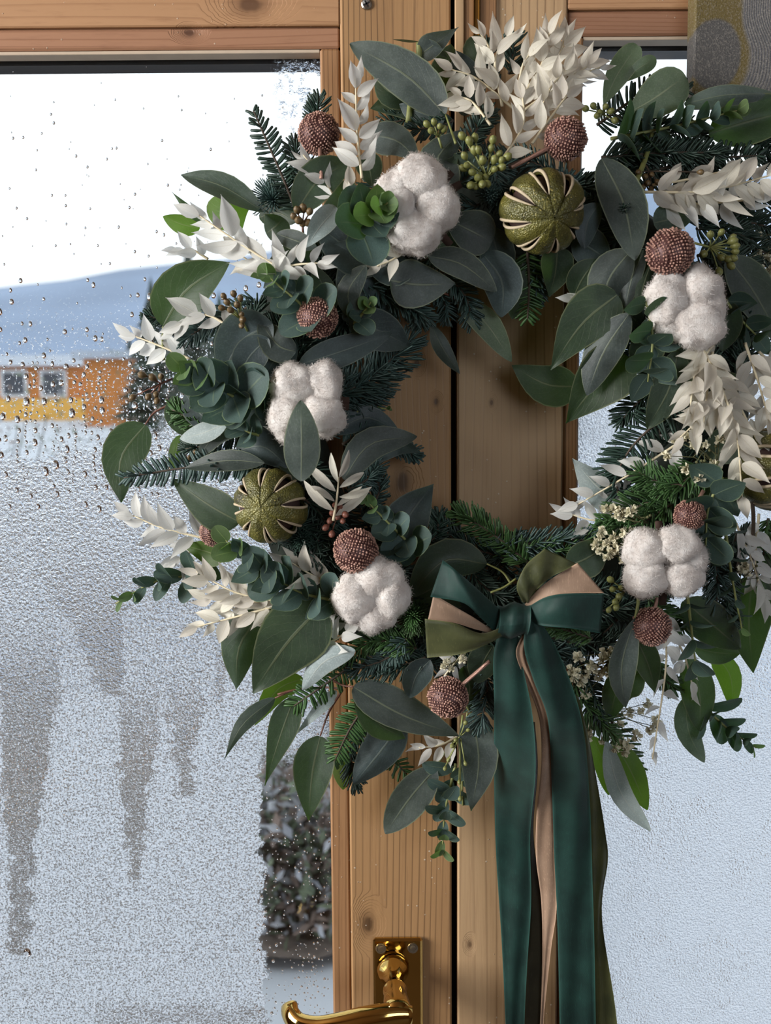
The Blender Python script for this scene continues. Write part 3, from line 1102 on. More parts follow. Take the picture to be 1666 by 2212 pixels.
for k in range(110):
    drop(m, rng.uniform(-120, 560), rng.uniform(600, 800), rng.choice([2.5, 3, 4, 5, 6, 7]))
for k in range(330):
    px = rng.uniform(-120, 480)
    drop(m, px, rng.uniform(780, 1100), rng.choice([2.5, 3, 4, 5, 6, 7, 8.5]))
for k in range(40):                       # short runs made of merged drops
    px, py = rng.uniform(-60, 430), rng.uniform(770, 960)
    for j in range(rng.randint(5, 14)):
        rr_ = rng.choice([2.5, 3.2, 4, 5])
        py += rr_ * 1.5
        drop(m, px + rng.uniform(-3, 3), py, rr_)
        px += rng.uniform(-3, 3)
        py += rr_ * 1.6
for k in range(130):
    py = 130 + 450 * math.sqrt(rng.random())
    drop(m, rng.uniform(-100, 660), py, rng.choice([1.2, 1.5, 2, 2.5, 3]), 7)
for k in range(420):
    drop(m, rng.uniform(575, 712), rng.uniform(1500, 2200), rng.choice([1, 1.3, 1.6, 2, 2.6]), 7)
for k in range(130):
    drop(m, rng.gauss(665, 18), rng.gauss(2120, 45), rng.choice([1.5, 2, 2.6, 3.2]), 7)
for k in range(60):
    drop(m, rng.uniform(548, 600), rng.uniform(1880, 2200), rng.choice([2, 3, 4]), 8)
drop(m, 59, 2057, 10)
m.build('water_drops', M['water'], pane1, smooth=True, kind='stuff')

# cover strips and flush bolt at the head of the meeting stiles
def strip_px(name, x0, x1, y0, y1, ya, yb, mat, parent, bev=.0008):
    a, b = P(x0, y0, ya), P(x1, y1, ya)
    return part_box(name, (a.x, ya, b.z), (b.x, yb, a.z + .12), mat, parent, bev)


strip_px('cover_strip', 983, 1003, 0, 330, DY - .004, DY - .0001, M['wood_v2'], door2)
strip_px('cover_strip', 1003.6, 1026, 0, 330, DY - .002, DY - .0001, M['wood_bead'], door2)
strip_px('cover_strip', 1037, 1072, 0, 330, DY - .0026, DY - .0001, M['wood_bead'], door2)
bolt = strip_px('flush_bolt', 1024, 1036, 0, 92, DY - .006, DY - .0001, M['brass'], door2, .0012)
bolt['label'] = 'thin brass flush bolt'
for (sx_, sy_) in ((792, 9),):
    c = P(sx_, sy_, DY - .0005)
    m = MB()
    m.lathe([(0, .0042), (.0008, .0040), (.0014, .0030), (.0011, .0012)], c, (0, -1, 0), 18)
    s_ = m.build('screw', M['steel'], door1, smooth=False, label='cross head steel screw')
    m = MB()
    for q in (0.5, 2.07):
        d_ = V((math.cos(q), 0, math.sin(q))) * .0026
        e_ = V((-math.sin(q), 0, math.cos(q))) * .0005
        cc = c + V((0, -.0015, 0))
        m.add([cc - d_ - e_, cc + d_ - e_, cc + d_ + e_, cc - d_ + e_], [(0, 1, 2, 3)])
    m.build('cross_slot', M['black'], s_)

# ---- brass lever handle on the left door
hz0, hz1 = P(805, 2300, DY).z, P(805, 2022, DY).z
hx0, hx1 = P(807, 2100, DY).x, P(913, 2100, DY).x
m = MB()
m.box((hx0, DY - .0055, hz0), (hx1, DY - .0001, hz1), .0018)
handle = m.build('door_handle', M['brass'], door1, label='polished brass lever handle on a long plate')
for (sx_, sy_) in ((823, 2049), (892, 2048)):
    c = P(sx_, sy_, DY - .0056)
    m = MB()
    m.lathe([(0, .0044), (.0007, .0042), (.0007, .0032), (-.0002, .0030)], c, (0, -1, 0), 18)
    m.lathe([(-.0001, .0030), (.0005, .0026), (.0006, .0010)], c, (0, -1, 0), 16)
    m.build('screw', M['steel'], handle, label='steel screw')
n0 = P(849, 2092, DY - .005)
n1 = V((n0.x + .003, -0.013, n0.z + .0005))
ax = n1 - n0
L_ = ax.length
m = MB()
m.lathe([(0, .0125), (.003, .0132), (.007, .0118), (.011, .0092), (.018, .0080), (.026, .0078), (.030, .0088), (.032, .0096), (.0335, .0096), (.036, .0088), (.046, .0098), (L_ - .004, .0108), (L_ + .004, .0104)], n0, ax, 24)
m.build('neck', M['brass'], handle, smooth=True)
e0 = n0 + ax * 1.0
path = [e0 + V((.011, 0, -.002)), e0 + V((-.002, 0, -.002)), e0 + V((-.022, -.002, -.004)), e0 + V((-.043, -.003, -.008)), e0 + V((-.060, -.001, -.011)), e0 + V((-.074, .003, -.010)), e0 + V((-.081, .009, -.006)), e0 + V((-.083, .015, -.002))]
cp = catmull([tuple(p) for p in path], 26)
rad = [0.006 + 0.0055 * math.sin(min(1, (i + 2) / 8) * math.pi / 2) - 0.004 * max(0, (i - 8) / 17) for i in range(26)]
m = MB()
m.tube(cp, rad, 16, flat=0.75)
m.build('lever', M['brass'], handle, smooth=True)

# ---- the end of a grey stained beam hanging before the right door
ba, bb = P(1499, 100, 0.036), P(1700, 222, 0.036)
m = MB()
m.box((ba.x, 0.036, bb.z), (ba.x + .11, DY - .0005, bb.z + .42), .0015)
m.build('beam', M['beam'], label='grey stained wooden board with a large knot above the wreath at right', category='board')

# ================================================================== THE WREATH
wc = P(RC[0], RC[1], 0.05)
wreath = empty('wreath', (wc.x, 0.05, P(RC[0], 1600, 0.05).z),
               label='round winter wreath of fir, eucalyptus, bleached leaves and cotton with green bow', category='wreath')

PROF = {'ovate': (.55, 1.0), 'lance': (.85, .95), 'obovate': (.95, .42), 'round': (.5, .5), 'acu': (.68, 1.4), 'long': (.66, .80), 'tip': (.5, 1.1)}


def prof(kind):
    a, b = PROF[kind]
    tm = a / (a + b)
    mx = tm ** a * (1 - tm) ** b
    return lambda t: (max(t, 0) ** a * max(1 - t, 0) ** b) / mx


def leaf_geo(spine, wid, perp, nrm, kind, fold, wave, thick, nT=13, nU=6, curl=0.0, ph=0.0):
    """spine: function t -> point; returns a thin curved blade with uv"""
    f = prof(kind)
    v, uv, faces = [], [], []
    ts = [0.5 - 0.5 * math.cos(math.pi * i / nT) for i in range(nT + 1)]
    ts[0], ts[-1] = 0.004, 0.996
    for t in ts:
        c, p, n = spine(t), perp(t), nrm(t)
        w_ = wid * max(f(t), .03) * 0.5
        for j in range(nU + 1):
            u = -1 + 2 * j / nU
            d = fold * abs(u) * w_ + curl * u * u * w_ + wave * wid * u * math.sin(t * 8.0 + ph + (1.5 if u > 0 else 0))
            v.append(c + p * (u * w_) + n * d)
            uv.append((0.5 + u * 0.5, t))
    row = nU + 1
    for i in range(nT):
        for j in range(nU):
            a = i * row + j
            faces.append((a, a + 1, a + row + 1, a + row))
    return v, faces, uv


def Ys(pts, layer, lift=0.0):
    y0 = yl(pts[0][0], pts[0][1], layer)
    yt = yl(pts[-1][0], pts[-1][1], layer)
    yt = max(min(yt, y0 + 0.016), y0 - 0.016)
    return y0, min(yt, 0.040) - lift


lrng = random.Random(21)


def big_leaf(pts, wid, layer, mat='leaf_grey', kind='ovate', roll=None, fold=None, stem=None, lift=0.0, name='eucalyptus_leaf', wave=0.035, stem_mat='stem_green'):
    y0, y1 = Ys(pts, layer, lift)
    if y0 > 0.044:
        y0 = 0.044
    if roll is None:
        roll = lrng.uniform(-22, 22)
    if fold is None:
        fold = lrng.choice([-1, 1]) * lrng.uniform(0.12, 0.42)
    rl = math.radians(roll)
    bow_ = lrng.uniform(0.0, 0.006)
    sp = catmull(pts, 41)

    def at(t):
        k = min(max(t, 0), 1) * 40
        i = min(int(k), 39)
        s = k - i
        x = sp[i][0] + (sp[i + 1][0] - sp[i][0]) * s
        y = sp[i][1] + (sp[i + 1][1] - sp[i][1]) * s
        return x, y

    def spine(t):
        x, y = at(t)
        return P(x, y, y0 + (y1 - y0) * t - bow_ * math.sin(math.pi * t))

    def perp(t):
        d = spine(min(t + .03, 1)) - spine(max(t - .03, 0))
        d.y = 0
        q = V((-d.z, 0, d.x)).normalized()
        return q * 1.0 + V((0, -math.tan(rl), 0))

    def nrm(t):
        return V((0, -1, 0))
    mpx = PX(pts[0][0], pts[0][1], y0)
    v, f, uv = leaf_geo(spine, wid * mpx, perp, nrm, kind, fold, wave, 0.00045, ph=lrng.uniform(0, 6))
    me = mesh_of(name, v, f, M[mat], uv)
    o = link(name, me, wreath)
    if stem:
        st = [P(x, y, yl(x, y, layer - 1.0) if i else y0) for i, (x, y) in enumerate([pts[0]] + list(stem))]
        m = MB()
        cps = catmull([tuple(p) for p in st], 10)
        m.tube(cps, [.0006 + .0004 * i / 9 for i in range(10)], 6)
        m.build('petiole', M[stem_mat], o, smooth=True)
    return o


# -------- ring that carries everything; unseen, near-black to block light from behind
m = MB()
v_, f_ = [], []
for i in range(64):
    g = 2 * math.pi * i / 64
    cpx, cpy = RC[0] + RM * math.cos(g), RC[1] + RM * math.sin(g)
    c = P(cpx, cpy, 0.022)
    rd = (c - P(RC[0], RC[1], 0.022)).normalized()
    for k in range(12):
        h = 2 * math.pi * k / 12
        rr = 0.027 * (1 + 0.15 * mnoise.noise(V((i * .9, k * 1.3, 2))))
        v_.append(c + rd * (rr * 1.25 * math.cos(h)) + V((0, -1, 0)) * (rr * math.sin(h)))
for i in range(64):
    for k in range(12):
        i2, k2 = (i + 1) % 64, (k + 1) % 12
        f_.append((i * 12 + k, i * 12 + k2, i2 * 12 + k2, i2 * 12 + k))
m.add(v_, f_)
m.build('base_ring', M['moss'], wreath, smooth=True)

# -------- fir
frng = random.Random(5)


def fir(pts, nl, layer, mat='needle', dens=1.0, spread=62, name='fir_sprig', flat=0.55, lift=0.0, bend=0.25, comb=False):
    if comb:
        dens, spread, flat, bend = 0.42 * dens, 72, 0.25, 0.12
    y0, y1 = Ys(pts, layer, lift)
    n = 36
    sp = catmull(pts, n)
    line = [P(x, y, y0 + (y1 - y0) * i / (n - 1)) for i, (x, y) in enumerate(sp)]
    mpx = PX(pts[0][0], pts[0][1], y0)
    m = MB()
    m.tube(line[::2] + [line[-1]], [.0012 - .0006 * i / 18 for i in range(19)], 5)
    o = m.build(name, M['stem_brown'], wreath, smooth=True)
    ln = sum((line[i + 1] - line[i]).length for i in range(n - 1)) / mpx
    cnt = int(ln * 0.62 * dens)
    V_, F_ = [], []
    for k in range(cnt):
        t = (k + frng.random()) / cnt
        i = min(int(t * (n - 1)), n - 2)
        c = line[i].lerp(line[i + 1], t * (n - 1) - i)
        T = (line[i + 1] - line[i]).normalized()
        side = V((-T.z, 0, T.x)).normalized()
        front = V((0, -1, 0))
        s = 1 if k % 2 else -1
        if frng.random() < (0.10 if comb else 0.33):
            g = frng.uniform(-1.3, 1.3)
            R = front * math.cos(g) + side * math.sin(g)
        else:
            R = (side * s + front * frng.uniform(-.25, flat)).normalized()
        a = math.radians(spread + frng.uniform(-12, 12) - 34 * max(0, t - .75) / .25)
        D = (T * math.cos(a) + R * math.sin(a)).normalized()
        L = nl * mpx * frng.uniform(.75, 1.05) * (1 - .45 * max(0, t - .8) / .2)
        wv = .00110 if comb else .00078
        nn = D.cross(front)
        if nn.length < .05:
            nn = D.cross(side)
        nn.normalize()
        bb = nn.cross(D).normalized()
        bd = T * (bend * L * frng.uniform(.5, 1.2))
        b = len(V_)
        for (q, ww) in ((0.0, .6), (.45, 1.0), (.93, .8)):
            cc = c + D * (L * q) + bd * q * q
            V_ += [cc + nn * (wv * ww), cc + bb * (wv * .55 * ww), cc - nn * (wv * ww), cc - bb * (wv * .35 * ww)]
        V_.append(c + D * L + bd)
        for r_ in (0, 1):
            for j in range(4):
                j2 = (j + 1) % 4
                F_.append((b + r_ * 4 + j, b + r_ * 4 + j2, b + r_ * 4 + 4 + j2, b + r_ * 4 + 4 + j))
        for j in range(4):
            F_.append((b + 8 + j, b + 8 + (j + 1) % 4, b + 12))
    me = mesh_of('needles', V_, F_, M[mat])
    link('needles', me, o, kind='stuff')
    return o


def tuft(px, py, rad_, layer, mat='needle_blue', n=150):
    """a fir tip pointing at the viewer"""
    y0 = yl(px, py, layer)
    mpx = PX(px, py, y0)
    m = MB()
    base, tip = P(px, py, y0 + .012), P(px, py, y0 - .012)
    m.tube([base, tip], [.0014, .001], 5)
    o = m.build('fir_sprig', M['stem_brown'], wreath, smooth=True)
    V_, F_ = [], []
    for k in range(n):
        t = k / n
        g = k * 2.39996
        c = base.lerp(tip, t)
        R = V((math.cos(g), 0, math.sin(g)))
        a = math.radians(82 - 66 * t * t)
        D = (V((0, -1, 0)) * math.cos(a) + R * math.sin(a)).normalized()
        L = rad_ * mpx * frng.uniform(.8, 1.05) * (1 - .35 * t)
        nn = D.cross(V((0, 0, 1))).normalized() if abs(D.z) < .98 else V((1, 0, 0))
        bb = nn.cross(D).normalized()
        wv = .0007
        b = len(V_)
        for (q, ww) in ((0.0, .6), (.5, 1.0), (.95, .85)):
            cc = c + D * (L * q) + V((0, -1, 0)) * (.15 * L * q * q)
            V_ += [cc + nn * (wv * ww), cc + bb * (wv * .6 * ww), cc - nn * (wv * ww), cc - bb * (wv * .6 * ww)]
        V_.append(c + D * L + V((0, -1, 0)) * (.15 * L))
        for r_ in (0, 1):
            for j in range(4):
                j2 = (j + 1) % 4
                F_.append((b + r_ * 4 + j, b + r_ * 4 + j2, b + r_ * 4 + 4 + j2, b + r_ * 4 + 4 + j))
        for j in range(4):
            F_.append((b + 8 + j, b + 8 + (j + 1) % 4, b + 12))
    link('needles', mesh_of('needles', V_, F_, M[mat]), o, kind='stuff')


# undergrowth all round the ring
for k in range(76):
    g = 2 * math.pi * k / 76 + frng.uniform(-.05, .05)
    r0 = frng.uniform(350, 560)
    x0_, y0_ = RC[0] + r0 * math.cos(g), RC[1] + r0 * math.sin(g)
    sgn = frng.choice([-1, 1])
    le = frng.uniform(110, 190)
    r1 = min(max(r0 + frng.uniform(-70, 80), 330), 610)
    g1_ = g + sgn * le / r0
    x1_, y1_ = RC[0] + r1 * math.cos(g1_), RC[1] + r1 * math.sin(g1_)
    gm = (g + g1_) / 2
    rm_ = (r0 + r1) / 2 + 8
    fir([(x0_, y0_), (RC[0] + rm_ * math.cos(gm), RC[1] + rm_ * math.sin(gm)), (x1_, y1_)], frng.uniform(34, 46), frng.uniform(-.5, 1.2),
        frng.choice(['needle', 'needle', 'needle_blue']), 1.0)

FIR = [
    ([(640, 455), (605, 370), (548, 240)], 36, 2, 'needle', 1.15), ([(700, 330), (685, 270), (690, 212)], 36, 2, 'needle', 1.2), ([(680, 420), (650, 360), (635, 310)], 38, 1, 'needle', 1),
    ([(580, 1000), (420, 1008), (268, 1032)], 40, 3.4, 'needle_blue', 1.25), ([(560, 655), (470, 690), (395, 735)], 38, 1, 'needle_blue', 1), ([(420, 700), (350, 690), (315, 682)], 24, 1, 'needle', 1.2),
    ([(700, 870), (800, 815), (888, 735)], 62, 3.0, 'needle_blue', 1.15), ([(690, 830), (770, 850), (850, 790)], 58, 2.4, 'needle_blue', 1.1), ([(700, 930), (760, 885), (830, 850)], 42, 2.4, 'needle_blue', 1.1),
    ([(750, 590), (840, 640), (930, 690)], 40, 4.0, 'needle_blue', 1.3), ([(830, 610), (900, 660), (910, 700)], 36, 3.2, 'needle_blue', 1.1), ([(960, 590), (1005, 640), (1020, 700)], 36, 3, 'needle_blue', 1.2),
    ([(930, 600), (960, 650), (965, 690)], 32, 2, 'needle_blue', 1.0), ([(1065, 350), (1075, 400), (1082, 445)], 36, 4, 'needle_blue', 1.3), ([(1000, 330), (1030, 280), (1060, 240)], 36, 3, 'needle', 1.2),
    ([(1140, 545), (1143, 620), (1140, 690)], 38, 3, 'needle_light', 1.1), ([(1180, 540), (1160, 590), (1162, 650)], 34, 2, 'needle_blue', 1.1), ([(1290, 270), (1390, 205), (1485, 195)], 42, 2, 'needle', 1.2),
    ([(1300, 340), (1450, 330), (1560, 330)], 40, 2.2, 'needle', 1.2), ([(1400, 370), (1530, 345), (1645, 335)], 40, 1.5, 'needle', 1.2), ([(1330, 250), (1420, 280), (1520, 290)], 40, 1.8, 'needle', 1.2),
    ([(1480, 860), (1370, 960), (1322, 1045)], 58, 3, 'needle', 1.3), ([(1330, 1010), (1340, 1070), (1400, 1075)], 38, 3, 'needle', 1.2), ([(1520, 1010), (1430, 1070), (1310, 1125)], 54, 4, 'needle_light', 1.2),
    ([(1480, 1050), (1420, 1040), (1380, 1020)], 46, 4.2, 'needle_light', 1.2), ([(1450, 1090), (1380, 1130), (1300, 1140)], 42, 4, 'needle_light', 1.2), ([(1450, 820), (1390, 860), (1340, 910)], 42, 2, 'needle', 1.2),
    ([(1560, 470), (1620, 480), (1690, 500)], 40, 2, 'needle', 1.2), ([(1580, 500), (1640, 540), (1700, 560)], 40, 2, 'needle', 1.2), ([(1530, 540), (1590, 600), (1640, 620)], 38, 1.5, 'needle', 1.1),
    ([(1140, 1215), (1060, 1150), (985, 1106)], 42, 3.2, 'needle_light', 1.35), ([(1090, 1205), (1000, 1175), (930, 1125)], 42, 2.6, 'needle', 1.25), ([(1060, 1190), (1180, 1170), (1300, 1165)], 42, 2.8, 'needle_blue', 1.25),
    ([(1120, 1200), (1220, 1185), (1340, 1140)], 44, 2.4, 'needle_light', 1.15), ([(1050, 1160), (1080, 1220), (1080, 1290)], 42, 3, 'needle', 1.3), ([(1100, 1150), (1150, 1200), (1140, 1250)], 42, 3, 'needle', 1.3), ([(1000, 1180), (1030, 1250), (1090, 1300)], 40, 2.8, 'needle', 1.2),
    ([(900, 1400), (810, 1385), (735, 1425)], 38, 5, 'needle_light', 1.2), ([(880, 1380), (840, 1420), (760, 1450)], 36, 5.4, 'needle_blue', 1.2), ([(920, 1420), (860, 1440), (800, 1450)], 36, 4, 'needle', 1.2),
    ([(770, 1430), (700, 1480), (635, 1525)], 42, 1.2, 'needle_light', 1.1), ([(830, 1480), (765, 1560), (722, 1645)], 42, 2.4, 'needle_light', 1.2), ([(800, 1540), (760, 1620), (770, 1700)], 36, 2.2, 'needle', 1.2),
    ([(800, 1600), (840, 1630), (878, 1672)], 32, 2.4, 'needle_light', 1.2), ([(1535, 1170), (1550, 1260), (1545, 1330)], 44, 4, 'needle_blue', 1.3), ([(1590, 1150), (1570, 1270), (1575, 1380)], 40, 3.4, 'needle', 1.2),
    ([(1310, 1540), (1350, 1610), (1375, 1675)], 36, 1, 'needle_light', 1.1), ([(1400, 1420), (1430, 1460), (1460, 1490)], 32, 1.5, 'needle_light', 1.1), ([(1280, 1380), (1225, 1362), (1178, 1352)], 30, 10, 'needle_light', 1.3),
    ([(1050, 1430), (1052, 1500), (1035, 1575)], 40, 4, 'needle_blue', 1.2), ([(640, 1130), (690, 1170), (720, 1230)], 42, 3.4, 'needle', 1.4), ([(620, 1170), (660, 1190), (700, 1210)], 42, 3.6, 'needle', 1.4), ([(660, 1080), (700, 1120), (705, 1170)], 38, 3, 'needle', 1.3),
    ([(750, 1060), (800, 1030), (818, 990)], 32, 3, 'needle_blue', 1.4), ([(830, 960), (870, 970), (902, 985)], 28, 2.6, 'needle_blue', 1.4), ([(740, 960), (790, 930), (825, 915)], 34, 4, 'needle_blue', 1.3), ([(800, 1100), (820, 1060), (810, 1030)], 30, 2.4, 'needle_blue', 1.2),
    ([(1100, 160), (1108, 120), (1110, 85)], 36, 3, 'needle', 1.2), ([(1070, 190), (1050, 130), (1060, 100)], 30, 2, 'needle', 1.2), ([(440, 930), (400, 900), (372, 885)], 36, 2, 'needle_light', 1.1), ([(520, 930), (450, 960), (400, 970)], 36, 2, 'needle', 1.1),
    ([(980, 260), (940, 275), (890, 280)], 34, 3, 'needle', 1.2), ([(900, 240), (870, 260), (830, 265)], 34, 2.4, 'needle', 1.2), ([(620, 1000), (680, 1020), (700, 1080)], 38, 3, 'needle', 1.3), ([(680, 1300), (700, 1370), (690, 1430)], 40, 2, 'needle_light', 1.1),
    ([(900, 1180), (940, 1160), (950, 1110)], 36, 2.2, 'needle', 1.2), ([(1660, 1120), (1650, 1200), (1665, 1280)], 40, 2, 'needle_light', 1.1), ([(1640, 620), (1690, 680), (1700, 760)], 40, 2, 'needle', 1.2), ([(1400, 1290), (1440, 1330), (1500, 1360)], 38, 2.4, 'needle_light', 1.1),
    ([(1250, 1420), (1280, 1490), (1300, 1560)], 36, 2.5, 'needle', 1.2), ([(1230, 1450), (1270, 1530), (1330, 1590)], 36, 2.5, 'needle_light', 1.2),
]
COMB = {(640, 455), (580, 1000), (1290, 270), (1400, 370), (1480, 860), (1330, 1010), (770, 1430), (1310, 1540), (830, 1480), (800, 1600), (1140, 545)}
for pts, nl, la, mt, de in FIR:
    fir(pts, nl, la, mt, de, comb=pts[0] in COMB)
for k in range(20):
    x0_, y0_ = frng.uniform(1270, 1600), frng.uniform(235, 640)
    a_ = frng.uniform(-.5, 1.0)
    if y0_ > 420 and x0_ < 1400:
        x0_ += 150
    le = frng.uniform(90, 150)
    fir([(x0_, y0_), (x0_ + le * .5 * math.cos(a_), y0_ + le * .5 * math.sin(a_) - 6), (x0_ + le * math.cos(a_), y0_ + le * math.sin(a_))], 40, frng.uniform(-.5, 1), 'needle', 1.2)
tuft(590, 432, 58, 3, 'needle_blue', 170)
tuft(893, 1332, 52, 7, 'needle_light', 190)
tuft(650, 1165, 48, 3.2, 'needle', 160)
tuft(1345, 455, 36, 4, 'needle', 110)
tuft(1060, 420, 40, 3, 'needle_blue', 130)
tuft(720, 1420, 40, 3, 'needle_light', 120)

